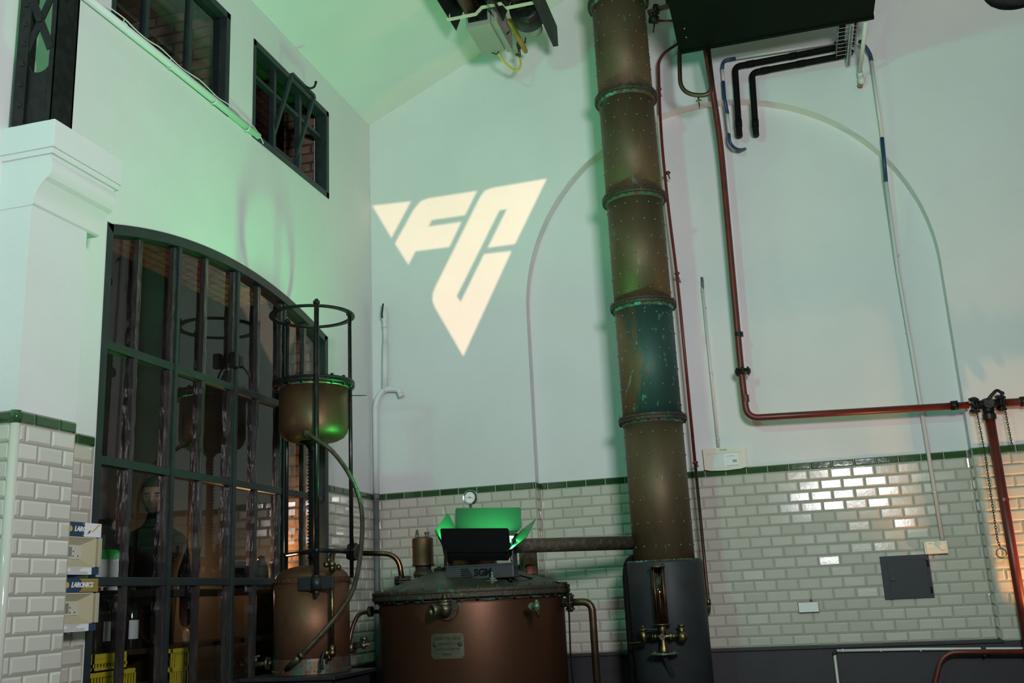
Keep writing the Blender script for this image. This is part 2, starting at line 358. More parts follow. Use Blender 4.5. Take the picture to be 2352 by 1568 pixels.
M['stand'] = mat('dark_slate_riveted_steel', (0.026, 0.026, 0.032), 0.45, 0.2, col2=(0.020, 0.020, 0.024), scale=9, bump=0.15)
M['bin'] = mat('white_plastic_bin', (0.55, 0.57, 0.58), 0.5)
M['green_plastic'] = mat('bright_green_plastic', (0.03, 0.42, 0.08), 0.4)
M['yellow_crate'] = mat('yellow_crate_plastic', (0.62, 0.50, 0.03), 0.45)
M['bottle'] = mat('dark_bottle_glass', (0.012, 0.012, 0.012), 0.08, coat=0.5)
M['red_foil'] = mat('red_bottle_foil', (0.5, 0.02, 0.02), 0.3)
M['skin'] = mat('skin', (0.30, 0.17, 0.11), 0.5)
M['eye'] = mat('eye_white', (0.22, 0.19, 0.17), 0.3)
M['hair'] = mat('black_hair', (0.015, 0.012, 0.01), 0.6)
M['cloth'] = mat('black_cloth', (0.005, 0.005, 0.006), 0.85, spec=.1, bump=0.3)
M['plate'] = mat('tarnished_brass_plate', (0.075, 0.07, 0.045), 0.5, 0.6, col2=(0.09, 0.09, 0.065), scale=30)
M['plate_ink'] = mat('dark_plate_relief', (0.025, 0.024, 0.016), 0.6, 0.3)
M['verd_brass'] = mat('verdigris_brass', (0.14, 0.12, 0.075), 0.5, 0.6, col2=(0.12, 0.27, 0.22), scale=40, thr=(.45, .6), bump=0.4, bscale=80)
M['brass_dark'] = mat('darkened_bronze', (0.09, 0.075, 0.05), 0.42, 0.8, col2=(0.16, 0.14, 0.10), scale=30, thr=(.5, .62), bump=0.3)
M['pipe_copper2'] = mat('warm_brown_copper_pipe', (0.26, 0.14, 0.075), 0.33, 1.0, col2=(0.16, 0.09, 0.055), scale=9, thr=(.4, .6))
M['solder'] = mat('silver_solder_smears', (0.42, 0.36, 0.32), 0.4, 0.8, col2=(0.2, 0.12, 0.08), scale=30)
M['copper_base'] = mat('boiler_copper_with_verdigris_foot', (0.17, 0.078, 0.044), 0.52, 0.65, col2=(0.10, 0.155, 0.13), scale=9, thr=(.40, .52), bias=(0, 0, -1.6), bump=0.1, bscale=40, third=((0.11, 0.055, 0.034), 4.0, (.5, .7)))
M['unlit_black'] = mat('unlit_dark_passage_wall', (0.012, 0.011, 0.011), 0.8)  # near-black base colour stands in for the missing light in there
M['hatch'] = mat('slate_painted_hatch', (0.030, 0.034, 0.040), 0.55, spec=.3)
M['emit'] = emit_mat('green_led_panel', (0.12, 1.0, 0.22), 14.0)
M['bulb'] = emit_mat('tungsten_bulb', (1.0, 0.5, 0.16), 6.0)

# ------------------------------------------------------------------ the room
LX, BY, NY, RX, FY = -3.09, 7.30, 7.41, 2.51, -4.0
EAVE, SLOPE, RIDX = 4.842, 0.4637, -0.29
def roof(x): return EAVE + SLOPE*((x-LX) if x < RIDX else (RX-x)) if LX-.01 <= x <= RX+.01 else EAVE
TRIM_T, TRIM_B, LEDGE = 1.712, 1.660, 0.47
o = MB().bx(-5.2, RX+.1, FY-.1, 9.0, -0.12, 0).build('floor', M['stone_floor']); struct(o)

# sloping plastered ceiling, two planes meeting at the ridge
for xa, xb in ((LX-.1, RIDX), (RIDX, RX+.1)):
    za = EAVE+SLOPE*(min(xa, xb) - LX) if xb <= RIDX+.001 else roof(RIDX); zb = roof(RIDX) if xb <= RIDX+.001 else EAVE-SLOPE*.1
    o = MB().prism([(xa, FY, za), (xb, FY, zb), (xb, FY, zb+.12), (xa, FY, za+.12)], (0, BY+.3-FY, 0)).build('ceiling', M['plaster']); struct(o)

# gable wall with the shallow arched niche
NCX, NR, NSP = -0.29, 1.51, 3.03
wall_back = sroot('wall_back', (0, BY, 0))
mb = MB()
us = [LX-.12]+[NCX-NR*math.cos(PI*k/64) for k in range(65)]+[RX+.12]
def arch(x): 
    d = NR*NR-(x-NCX)**2
    return NSP+math.sqrt(max(0, d))
def gab(x): return roof(min(max(x, LX), RX)) - (0 if LX <= x <= RX else SLOPE*.12)
for a, b in zip(us, us[1:]):
    inside = a >= NCX-NR-1e-6 and b <= NCX+NR+1e-6
    segs = [(0, 0, LEDGE, LEDGE), (arch(a), arch(b), gab(a), gab(b))] if inside else [(0, 0, gab(a), gab(b))]
    for z0a, z0b, z1a, z1b in segs:
        mb.quad((a, BY, z0a), (b, BY, z0b), (b, BY, z1b), (a, BY, z1a))
    if inside:
        mb.quad((a, BY, arch(a)), (b, BY, arch(b)), (b, NY, arch(b)), (a, NY, arch(a)))
        mb.quad((a, NY, LEDGE), (b, NY, LEDGE), (b, NY, arch(b)), (a, NY, arch(a)))
        mb.quad((a, BY, LEDGE), (b, BY, LEDGE), (b, NY, LEDGE), (a, NY, LEDGE))
for x in (NCX-NR, NCX+NR): mb.quad((x, BY, LEDGE), (x, NY, LEDGE), (x, NY, NSP), (x, BY, NSP))
mb.bx(LX-.12, RX+.12, NY+.02, NY+.2, 0, 6.2)
mb.build('plaster_face', M['plaster'], wall_back)
MB().bx(LX, RX, BY-.004, BY+.001, 0, LEDGE).build('painted_dado', M['grey_paint'], wall_back)
MB().bx(NCX-NR-.01, NCX+NR+.01, BY-.022, NY, LEDGE-.012, LEDGE+.006, .003).build('niche_ledge', M['grey_paint'], wall_back)

# bevelled tiles as real relief: every tile is a low frustum with a slight tilt of its own
TH, TW = 0.0744, 0.1485
def tiles(mb, O, U, N, ulen, z0, z1, phase=0.0, w=TW, h=TH, g=0.0035, bev=0.011, dep=0.008, jit=0.0009, top_down=True):
    O = Vector(O); U = Vector(U); N = Vector(N); V = Vector((0, 0, 1)); r = 0; zt = z1
    while zt > z0+0.01:
        zb = max(z0, zt-h); u = -w + (phase + 0.5*(r % 2)) % 1 * w
        while u < ulen:
            a = max(0, u)+g/2; b = min(ulen, u+w)-g/2
            if b-a > 0.012 and zt-zb > .02:
                bb = min(bev, (b-a)*.3); vs = []
                for (p, q) in ((a, zb+g/2), (b, zb+g/2), (b, zt-g/2), (a, zt-g/2)): vs.append(O+U*p+V*(q-O.z)+N*0.001)
                tx = random.gauss(0, jit); ty = random.gauss(0, jit)
                for i, (p, q) in enumerate(((a+bb, zb+g/2+bb), (b-bb, zb+g/2+bb), (b-bb, zt-g/2-bb), (a+bb, zt-g/2-bb))):
                    vs.append(O+U*p+V*(q-O.z)+N*(dep+tx*(1 if i in (1, 2) else -1)+ty*(1 if i > 1 else -1)))
                mb.add(vs, [(0, 1, 5, 4), (1, 2, 6, 5), (2, 3, 7, 6), (3, 0, 4, 7), (4, 5, 6, 7)])
            u += w
        zt -= h; r += 1
def clad(root, O, U, N, ulen, z0, phase=0.0, tm='tile', jit=.0006):
    """white field, green border course and grout of one stretch of wall, collected per wall"""
    R_ = CL.setdefault(root.name, (MB(), MB(), MB(), tm, root))
    tiles(R_[0], O, U, N, ulen, z0, TRIM_B, phase, jit=jit)
    tiles(R_[1], O, U, N, ulen, TRIM_B, TRIM_T, phase+.3, w=.147, h=.052, g=.004, bev=.007, dep=.011, jit=.0004)
    O = Vector(O); U = Vector(U); N = Vector(N)
    a = O+U*0; b = O+U*ulen
    for z, zz, dd in ((z0, TRIM_T, 0.0025),):
        R_[2].prism([a+Vector((0, 0, z-O.z)), b+Vector((0, 0, z-O.z)), b+Vector((0, 0, zz-O.z)), a+Vector((0, 0, zz-O.z))], N*dd)
CL = {}
n = Vector((0, -1, 0))
clad(wall_back, (LX, BY, 0), (1, 0, 0), n, NCX-NR-LX, LEDGE, .35)
clad(wall_back, (NCX-NR+.004, NY, 0), (1, 0, 0), n, 2*NR-.008, LEDGE+.006, .12)
clad(wall_back, (NCX+NR, BY, 0), (1, 0, 0), n, RX-NCX-NR, LEDGE, .55)
clad(wall_back, (NCX-NR, BY, 0), (0, 1, 0), (1, 0, 0), NY-BY-.002, LEDGE+.006, 0)
clad(wall_back, (NCX+NR, BY, 0), (0, 1, 0), (-1, 0, 0), NY-BY-.002, LEDGE+.006, 0)

# left wall: tall arched window, three upper windows
wall_left = sroot('wall_left', (LX, 0, 0))
WY0, WY1, WSP, WCR, WSILL = 3.99, 6.47, 2.775, 2.96, 0.12
WR = (1.24**2+(WCR-WSP)**2)/(2*(WCR-WSP)); WCY = (WY0+WY1)/2
def warch(y): return WCR-WR+math.sqrt(max(0, WR*WR-(y-WCY)**2))
UPS = [(2.50, 3.64), (3.93, 5.065), (5.36, 6.495)]; UZ0, UZ1 = 3.862, 4.575
LT = 0.12
ys = sorted(set([FY, BY+.12]+[WY0+(WY1-WY0)*k/40 for k in range(41)]+[v for p in UPS for v in p]))
mb = MB()
for a, b in zip(ys, ys[1:]):
    m_ = (a+b)/2; holes = []
    if WY0 < m_ < WY1: holes.append((WSILL, WSILL, warch(a), warch(b)))
    for p, q in UPS:
        if p < m_ < q: holes.append((UZ0, UZ0, UZ1, UZ1))
    segs = []; lo = (0, 0)
    for h in holes: segs.append((lo[0], lo[1], h[0], h[1])); lo = (h[2], h[3])
    segs.append((lo[0], lo[1], EAVE+.02, EAVE+.02))
    for X in (LX, LX-LT):
        for s_ in segs: mb.quad((X, a, s_[0]), (X, b, s_[1]), (X, b, s_[3]), (X, a, s_[2]))
    for h in holes:
        mb.quad((LX, a, h[0]), (LX, b, h[1]), (LX-LT, b, h[1]), (LX-LT, a, h[0])); mb.quad((LX, a, h[2]), (LX, b, h[3]), (LX-LT, b, h[3]), (LX-LT, a, h[2]))
for y, z0, z1 in [(WY0, WSILL, WSP), (WY1, WSILL, WSP)]+[(v, UZ0, UZ1) for p in UPS for v in p]:
    mb.quad((LX, y, z0), (LX-LT, y, z0), (LX-LT, y, z1), (LX, y, z1))
mb.build('plaster_face', M['plaster'], wall_left)
PX, PY0, PY1 = -2.925, 3.29, 3.64
clad(wall_left, (LX, WY1+.005, 0), (0, 1, 0), (1, 0, 0), BY-WY1-.01, LEDGE, .2)
clad(wall_left, (LX, PY1, 0), (0, 1, 0), (1, 0, 0), WY0-.01-PY1, LEDGE, .2)
clad(wall_left, (LX, 0.5, 0), (0, 1, 0), (1, 0, 0), PY0-.5, LEDGE, .2)
for y0, y1 in ((WY1, BY), (PY1, WY0), (.5, PY0)):
    MB().bx(LX-.001, LX+.004, y0, y1, 0, LEDGE).build('painted_dado', M['grey_paint'], wall_left)

# pilaster with its moulded capital
pil = sroot('trim_1', (PX, PY0, 0))
MB().bx(LX, PX, PY0, PY1, 0, 2.66).build('pilaster_shaft', M['plaster'], pil)
tm = 'tile_matte'
clad(pil, (PX, PY0+.014, 0), (0, 1, 0), (1, 0, 0), PY1-PY0-.014, .10, .28, tm, .0004)
clad(pil, (LX, PY0, 0), (1, 0, 0), (0, -1, 0), PX-LX-.014, .10, .1, tm, .0004)
clad(pil, (LX, PY1, 0), (1, 0, 0), (0, 1, 0), PX-LX, .10, .1, tm, .0004)
MB().lathe((PX-.012, PY0+.012, .10), (0, 0, 1), [(0, .021), (TRIM_B-.10, .021)], 24).build('corner_bead', M['tile_matte'], pil)
MB().lathe((PX-.012, PY0+.012, TRIM_B), (0, 0, 1), [(0.002, .0225), (TRIM_T-TRIM_B, .0225)], 24).build('corner_bead', M['green_tile'], pil)
cap = sroot('trim_2', (PX, PY0, 2.6))
# ogee run up the room side, flat at the camera side
prof = [(0.0, 2.585), (0.012, 2.592), (0.014, 2.612)]
for k in range(13):
    t = k/12; prof.append((0.014+0.078*(0.5-0.5*math.cos(PI*min(1, t*1.05))) + (0.010*math.sin(PI*t) if t > .5 else 0), 2.612+0.155*t))
prof += [(0.078, 2.80), (0.088, 2.805), (0.088, 2.825), (0.105, 2.83), (0.105, 2.95), (0.0, 2.95)]
poly = [(PX+d, PY0-.004, z) for d, z in prof]+[(LX, PY0-.004, 2.95), (LX, PY0-.004, 2.585)]
MB().prism(poly, (0, PY1+.075-PY0, 0)).build('ogee_moulding', M['plaster'], cap)
MB().bx(LX, PX+.107, PY0-.022, PY1+.085, 2.828, 2.952, .002).bx(LX, PX+.097, PY0-.014, PY1+.08, 2.803, 2.828).build('abacus', M['plaster'], cap)
MB().bx(LX, PX+.085, PY0+.0, PY1-.05, 2.952, 2.968, .003).build('base_slab', M['plaster'], cap)

for nm, (a, b, c, tmn, root) in CL.items():
    c.build('grout', M['grout'], root); a.build('tile_cladding', M[tmn], root); b.build('green_border_tiles', M['green_tile'], root)
# other walls of the hall (out of view; coloured darker to return less light)
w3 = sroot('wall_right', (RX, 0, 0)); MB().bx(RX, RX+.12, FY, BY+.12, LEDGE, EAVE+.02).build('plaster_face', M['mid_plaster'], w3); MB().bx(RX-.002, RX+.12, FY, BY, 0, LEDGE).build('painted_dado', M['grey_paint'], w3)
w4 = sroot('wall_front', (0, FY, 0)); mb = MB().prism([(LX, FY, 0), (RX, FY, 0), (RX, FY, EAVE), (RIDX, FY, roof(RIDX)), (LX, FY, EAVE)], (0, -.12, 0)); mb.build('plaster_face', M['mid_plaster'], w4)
# passage behind the tall window and the room above it
PXF, PYE = -3.95, 6.52
pw = sroot('wall_passage', (PXF, 5, 0))
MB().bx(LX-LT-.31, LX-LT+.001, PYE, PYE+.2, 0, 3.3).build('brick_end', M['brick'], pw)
MB().bx(LX-LT-.75, LX-LT-.31, PYE+.05, PYE+.2, 0, 3.13).build('dark_return', M['unlit_black'], pw)
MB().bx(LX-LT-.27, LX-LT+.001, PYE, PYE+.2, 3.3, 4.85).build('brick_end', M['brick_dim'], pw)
MB().bx(PXF-.1, PXF, 1.8, PYE+.2, 0, 3.20).build('far_face', M['unlit_black'], pw)
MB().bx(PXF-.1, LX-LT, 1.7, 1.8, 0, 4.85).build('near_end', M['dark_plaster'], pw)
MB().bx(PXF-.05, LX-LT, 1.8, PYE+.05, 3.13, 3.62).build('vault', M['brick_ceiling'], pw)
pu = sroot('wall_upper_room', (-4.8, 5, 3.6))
MB().bx(-4.9, -4.8, 1.8, 7.2, 3.2, 4.85).bx(-4.9, PXF, 1.8, 7.2, 3.5, 3.62).bx(-4.9, LX-LT, 7.1, 7.2, 3.2, 4.85).build('far_face', M['unlit_black'], pu)
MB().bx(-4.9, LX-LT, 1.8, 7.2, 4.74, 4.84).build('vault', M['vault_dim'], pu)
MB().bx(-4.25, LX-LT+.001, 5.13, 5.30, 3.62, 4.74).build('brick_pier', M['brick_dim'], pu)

# tall window
win = sroot('window_1', (LX, WCY, WSILL))
XF = LX+.004
def inner(y, d): return warch(min(max(y, WY0), WY1))-d
ya = [WY0+(WY1-WY0)*k/40 for k in range(41)]
mb = MB()
for a, b in zip(ya, ya[1:]):
    f_ = lambda y: WCY+(y-WCY)*(1.24-.05)/1.24
    A, B = f_(a), f_(b)
    for X in (XF, XF-.10):
        mb.quad((X, a, warch(a)), (X, b, warch(b)), (X, B, warch(B)-.055), (X, A, warch(A)-.055))
    mb.quad((XF, A, warch(A)-.055), (XF, B, warch(B)-.055), (XF-.10, B, warch(B)-.055), (XF-.10, A, warch(A)-.055))
mb.bx(XF-.10, XF, WY0, WY0+.045, WSILL, WSP+.01).bx(XF-.10, XF, WY1-.05, WY1, WSILL, WSP+.005).bx(XF-.10, XF, WY0, WY1, WSILL, WSILL+.06)
mb.build('frame', M['frame'], win)
TZ = [2.175, 1.613, 1.053, 0.49]
VY = [WY0+.05+(WY1-WY0-.1)*k/8 for k in range(1, 8)]
VY = [4.28, 4.59, 4.90, 5.21, 5.505, 5.81, 6.14]
for z in TZ: MB().bx(XF-.055, XF-.012, WY0+.03, WY1-.03, z-.021, z+.021, .004).build('transom', M['frame'], win)
for i, y in enumerate(VY):
    major = i in (1, 3, 5); lv = [WSILL]+TZ[::-1]+[warch(y)-.05]
    for a, b in zip(lv, lv[1:]):
        P = []; nseg = int((b-a)/.05)+2
        for k in range(nseg+1): P.append(Vector((XF-.033+random.gauss(0, .0007), y+random.gauss(0, .0007), a+.015+(b-a-.03)*k/nseg)))
        MB().tube(P, [.0225+random.gauss(0, .0013) for _ in P], 4, ph=PI/4, flat=True).build('glazing_bar', M['putty'], win)
    if major: MB().bx(XF-.06, XF-.006, y+.018, y+.046, WSILL+.05, warch(y)-.045, .003).build('mullion', M['frame'], win)
mb = MB(); cols = [WY0+.04]+VY+[WY1-.045]; rows = [WSILL+.05]+TZ[::-1]+[None]
for a, b in zip(cols, cols[1:]):
    for r0, r1 in zip(rows, rows[1:]):
        t1, t2, t3 = (random.gauss(0, .0009) for _ in range(3)); X = XF-.045
        za = r1 if r1 else warch(a+.0)-.05; zb = r1 if r1 else warch(b)-.05
        mb.quad((X+t1, a, r0), (X+t2, b, r0), (X+t3+t2-t1, b, zb), (X+t3, a, za))
mb.build('glazing', M['pane'], win)
lk = MB().bx(XF-.012, XF+.03, 5.155, 5.20, 2.29, 2.38, .004).bx(XF, XF+.02, 5.225, 5.27, 2.30, 2.37, .004)
P = spline([(XF+.02, 5.25, 2.31), (XF+.05, 5.26, 2.27), (XF+.06, 5.27, 2.245), (XF+.05, 5.29, 2.25), (XF+.04, 5.295, 2.28)])
lk.tube(P, .006, 8).build('window_latch', M['black_iron'], win)
def upper(n_, i, bars, glass):
    y0, y1 = UPS[i]; wn = sroot(n_, (LX, (y0+y1)/2, UZ0)); f = .045
    mb = MB()
    for a, b, c, d in ((y0, y0+f*.7, UZ0, UZ1), (y1-f, y1, UZ0, UZ1), (y0, y1, UZ0, UZ0+f), (y0, y1, UZ1-f, UZ1)):
        mb.bx(LX-.085, LX+.006, a, b, c, d, .003)
    mb.build('frame', M['frame'], wn)
    for y in bars: MB().bx(LX-.065, LX-.025, y-.017, y+.017, UZ0+.03, UZ1-.03, .003).build('mullion', M['frame'], wn)
    if glass: MB().quad((LX-.045, y0+.03, UZ0+.03), (LX-.045, y1-.03, UZ0+.03), (LX-.043, y1-.03, UZ1-.03), (LX-.043, y0+.03, UZ1-.03)).build('glazing', M['pane'], wn)
    return wn
upper('window_2', 1, (4.265, 4.68), True)
upper('window_4', 0, (2.85, 3.27), True)
w3_ = upper('window_3', 2, (5.707, 6.085), False)
MB().bx(LX-.07, LX-.03, 5.39, 6.46, 4.335, 4.36).build('horizontal_bar', M['frame'], w3_)
# tilted pivot sash
def sp(px, py, y): return on(1, y, px, py)
a0, a1 = 5.725, 6.065
t_ = sp(671, 170, a0); u_ = sp(622, 332, a0); XT, zt, XB, zb = t_.x, t_.z, u_.x, u_.z
mb = MB(); ax = (Vector((XT, 0, zt))-Vector((XB, 0, zb)))
def rod(mb, p, q, wd, dp):
    p = Vector(p); q = Vector(q); d = (q-p); L = d.length; mid = (p+q)/2; rot = d.to_track_quat('Z', 'Y').to_matrix()
    mb.box(mid, (wd, dp, L), rot, .002)
for y in (a0, a1): rod(mb, (XT, y, zt), (XB, y, zb), .026, .022)
rod(mb, (XT, a0, zt), (XT, a1, zt), .022, .022); rod(mb, (XB, a0, zb), (XB, a1, zb), .022, .022)
sash = mb.build('pivot_sash', M['frame'], w3_)
MB().tube(spline([(XT, 5.92, zt+.01), (XT+.03, 5.93, zt-.01), (XT+.055, 5.95, zt+.005), (XT+.065, 5.96, zt+.04)]), .008, 8).ball((XT+.065, 5.96, zt+.045), .011, 8).build('sash_handle', M['black_iron'], sash)

# ------------------------------------------------------------------ rectifying column
CX, CY, CR, DR = -0.825, 6.75, 0.199, 0.248
FZ = [2.003, 2.802, 3.598, 4.385, 5.18]
col = thing('distillation_column', (CX, CY, 0), 'tall riveted brown copper column with crusted ring flanges rising from a grey drum', 'distillation column')
Z = Vector((0, 0, 1)); C0 = Vector((CX, CY, 0))
drum = MB().lathe((CX, CY, 0), Z, [(0, DR), (1.055, DR), (1.066, DR-.005), (1.07, .12)], 64).build('base_drum', M['drum_grey'], col)
mb = MB()
for k in range(70):
    a = 2*PI*k/70; r = DR-.02+random.gauss(0, .006); s_ = random.uniform(.008, .016)
    mb.ball((CX+r*math.cos(a), CY+r*math.sin(a), 1.070), s_, 6, (1.2, 1.2, .6))
mb.build('verdigris_rim', M['verdigris'], col)
lv = [1.06]+FZ+[5.70]
for i, (a, b) in enumerate(zip(lv, lv[1:])):
    mb = MB().lathe((CX, CY, 0), Z, [(a, CR), (b, CR)], 72); nf = len(mb.f)
    nrow = 6 if b-a > .7 else 3
    for rr in range(nrow):
        z = a+(b-a)*(rr+.7)/(nrow+.4)
        for k in range(15):
            an = 2*PI*(k+.5*(rr % 2)+.13*i)/15; p = Vector((CX+CR*math.cos(an), CY+CR*math.sin(an), z))
            mb.lathe(p-Vector((math.cos(an), math.sin(an), 0))*.002, (math.cos(an), math.sin(an), 0), [(0, .0075), (.005, .0065), (.008, .002)], 8)
    so = mb.build('shell_section', M['copper_green'] if i == 1 else M['copper_column'], col); so.data.materials.append(M['rivet'])
    for p in so.data.polygons:
        if p.index >= nf: p.material_index = 1
for i, z in enumerate(FZ):
    c = (CX, CY, z)
    mb = MB().lathe_closed(c, Z, [(-.020, CR-.002), (-.018, CR+.030), (-.003, CR+.032), (-.001, CR+.027), (.001, CR+.027), (.004, CR+.032), (.018, CR+.030), (.020, CR-.002)], 64)
    mb.bolts(c, Z, CR+.020, 20, .007, .056, .1*i)
    fl = mb.build('ring_flange', M['flange'] if i != 0 else M['flange'], col)
    mb = MB().lathe_closed((CX, CY, z-.027), Z, [(-.012, CR-.001), (-.010, CR+.004), (.008, CR+.014), (.009, CR-.001)], 64)
    mb.build('verdigris_weld', M['verdigris'], col)
MB().lathe((CX, CY, 5.70), Z, [(0, CR+.03), (.02, CR+.03), (.021, CR), (.08, .15), (.11, .0)], 48).build('top_cap', M['copper_column'], col)

# valve group joining column and header tank
v = thing('gate_valve', (-0.56, 6.73, 5.09), 'dark iron valve and short red pipe joining the column top to the overhead tank', 'valve')
a, b = at(1488, 30, 6.70), at(1548, 12, 6.70)
MB().tube(bend([a, at(1520, 18, 6.7), b], .04), .020).build('red_stub_pipe', M['red_pipe'], v)
MB().cyl(at(1502, 26, 6.7), at(1512, 22, 6.7), .035, 12).cyl(at(1503, 42, 6.7), at(1507, 12, 6.7), .022, 10).build('valve_body', M['black_iron'], v)
MB().cyl(at(1492, 44, 6.69), at(1512, 46, 6.69), .030, 12).cyl(at(1503, 52, 6.69), at(1501, 74, 6.69), .006, 8).build('lever_valve', M['black_iron'], v)
MB().cyl(at(1514, 48, 6.70), at(1550, 48, 6.70), .009, 10).build('thin_link_pipe', M['red_pipe'], v)

# overhead header tank
zt = 4.615
p0 = on(2, zt, 1559, 121); p1 = on(2, zt, 2000, 36)
tank = thing('header_tank', (.25, 6.1, zt), 'dark green sheet steel tank mounted high above the arched niche', 'tank')
mb = MB().bx(-.400, .925, 4.95, 6.62, zt, zt+.62, .006); tb = mb.build('tank_body', M['tank_green'], tank)
for y_ in (6.60, 4.94): MB().bx(-.405, .930, y_, y_+.03, zt-.006, zt+.03).build('angle_rim', M['tank_green'], tank)
for x, y in ((-.33, 6.30), (-.33, 6.42), (.05, 6.0)): MB().ball((x, y, zt-.001), .006, 8).build('rivet_head', M['galv'], tank)
for y in (5.3, 6.45): MB().bx(-.46, .97, y-.025, y+.025, zt+.62, zt+.67).cyl((-.44, y, zt+.3), (-.44, y, 5.9 if y > 9 else roof(-.44)+.02), .010).cyl((.94, y, zt+.3), (.94, y, roof(.94)+.02), .010).build('hanger', M['black_iron'], tank)

# U-shaped copper pipe with a tap below the tank
ut = thing('trap_pipe', (-.30, 6.85, 4.30), 'brown copper U-bend pipe hanging under the dark green tank', 'pipe')
Y = 6.60
P = bend([at(1560, 118, Y), at(1563, 215, Y), at(1640, 222, Y), at(1626, 106, Y)], .14, 12)
MB().tube(P, .0155).build('u_bend', M['pipe_copper'], ut)
tp = at(1604, 222, Y)
MB().cyl(tp, tp-Vector((0, 0, .055)), .006, 8).cyl(tp+Vector((-.02, 0, -.03)), tp+Vector((.02, 0, -.03)), .0045, 8).cyl(tp-Vector((0, 0, .055)), tp-Vector((0, 0, .09)), .004, 8).build('drain_tap', M['brass'], ut)

# thin red pipe beside the column
Y = 7.18
tr = thing('thin_riser_pipe', (-.60, Y, .75), 'thin oxide red pipe running down the wall just right of the riveted column', 'pipe')
P = bend([at(1560, 98, Y), at(1512, 130, Y), at(1517, 300, Y), at(1535, 480, Y), at(1556, 640, Y), at(1597, 1068, Y)], [.18, .3, .3, .3], 12)
MB().tube(P, .0115, 10).build('upper_run', M['red_pipe'], tr)
P = bend([at(1597, 1066, Y), at(1626, 1370, Y), at(1630, 1405, Y), at(1612, 1428, 6.98)], [.1, .06], 8)
MB().tube(P, .0115, 10).build('lower_run', M['pipe_copper'], tr)
for px, py in ((1514, 205), (1534, 397), (1555, 628), (1597, 1062)):
    p = at(px, py, Y); MB().ball(p, .021, 10, (1, 1, .7)).cyl(p, p+Vector((0, BY-Y-.0+.11 if px > 1540 else BY-Y, 0)), .006, 8).build('coupling', M['red_pipe'], tr)
p = at(1627, 1382, Y); MB().cyl(p-Z*.02, p+Z*.02, .019, 6).build('union_nut', M['brass'], tr)

# thick red main
Y = 7.20
rm = thing('red_main_pipe', (-.2, Y, 1.98), 'thick oxide red pipe dropping from the tank then running right along the wall', 'pipe')
P = bend([at(1617, 85, 6.95), at(1634, 190, 7.12), at(1655, 330, Y), at(1702, 850, Y), at(1716, 960, Y), at(2225, 930, Y)], [.2, .3, .3, .085], 12)
MB().tube(P, .0235, 16).build('main_run', M['red_pipe'], rm)
p = at(1706, 853, Y); q = at(1697, 768, Y); up = (at(1700, 830, Y)-at(1706, 880, Y)).normalized()
mb = MB().cyl(p-up*.014, p-up*.002, .056, 20).cyl(p+up*.002, p+up*.014, .056, 20).bolts(p, up, .045, 6, .008, .052); mb.build('bolted_flange', M['black_iron'], rm)
MB().ring(q, up, .02, .031, .03, 16).box(q+Vector((0, .03, 0)), (.06, .03, .02)).build('pipe_clip', M['black_iron'], rm)
p = at(2192, 931, Y); MB().cyl(p-Vector((.022, 0, 0)), p+Vector((.022, 0, 0)), .034, 6).build('union_nut', M['black_iron'], rm)
p = at(1722, 862+20, Y); MB().ring(at(1712, 915, Y), up, .023, .027, .05, 16).build('sleeve', M['red_pipe'], rm)

# chain-operated valve at the right edge
vx = at(2268, 928, Y)
cv = thing('chain_valve', vx, 'black iron lever valve bolted into the red pipe at the right edge', 'valve')
X = Vector((1, 0, 0))
mb = MB().ball(vx, .042, 14, (1.2, 1, 1)).cyl(vx-X*.09, vx+X*.09, .030, 14).cyl(vx, vx-Z*.075, .036, 14).ring(vx-Z*.085, Z, 0.01, .043, .035, 16).cyl(vx-Vector((0, .03, 0)), vx-Vector((0, .065, 0)), .034, 12)
mb.build('valve_body', M['black_iron'], cv)
for s_ in (-1, 1):
    c = vx+X*(.082*s_); MB().cyl(c-X*.013, c-X*.002, .056, 18).cyl(c+X*.002, c+X*.013, .056, 18).bolts(c, X, .045, 6, .009, .055, .3).build('bolted_flange', M['black_iron'], cv)
lp = [vx+Vector((-.005, -.06, .02)), vx+Vector((.03, -.065, .055)), vx+Vector((.06, -.065, .075)), at(2302, 903, Y-.06)]
MB().tube(spline(lp, 6), .011, 8).ball(lp[-1], .015, 8).build('lever_arm', M['black_iron'], cv)
rp = thing('red_branch_pipe', vx+X*.3, 'red pipe continuing right from the chain valve, warm lit from below', 'pipe')
MB().tube([vx+X*.09, at(2420, 918, Y), at(2700, 905, Y)], .026, 16).build('right_run', M['red_pipe'], rp)
p = at(2350, 922, Y); MB().cyl(p-X*.02, p+X*.02, .036, 6).build('union_nut', M['black_iron'], rp)
rd = thing('red_drop_pipe', (vx.x, Y, .3), 'thick red pipe dropping straight down from the chain valve', 'pipe')
MB().tube([vx-Z*.095, Vector((vx.x+.005, Y, .02))], .031, 16).build('down_run', M['red_pipe'], rd)
MB().ring(Vector((vx.x+.003, Y, 1.35)), Z, .030, .033, .02, 16).build('sleeve', M['red_pipe'], rd)
def chain(nm, P, label, group, ring=None):
    root = thing(nm, P[-1], label, 'pull chain', group); mb = MB(); R_ = resample(P, .017)
    for i, (a, b) in enumerate(zip(R_, R_[1:])):
        d = (b-a).normalized(); s_ = Vector((1, 0, 0)) if i % 2 else Vector((0, 1, 0)); s_ = (s_-d*s_.dot(d)).normalized(); c = (a+b)/2; nrm = d.cross(s_)
        loop = [c+d*(.0125*math.cos(t))+s_*(.0055*math.sin(t)) for t in [2*PI*k/8 for k in range(9)]]
        mb.tube(loop, .0022, 5, cap=False)
    mb.build('chain_links', M['black_iron'], root)
    if ring: MB().torus(ring, (0.05, 1, 0), .029, .004, 28, 8).build('pull_ring', M['brass'], root)
p = at(2300, 1270, 7.12)
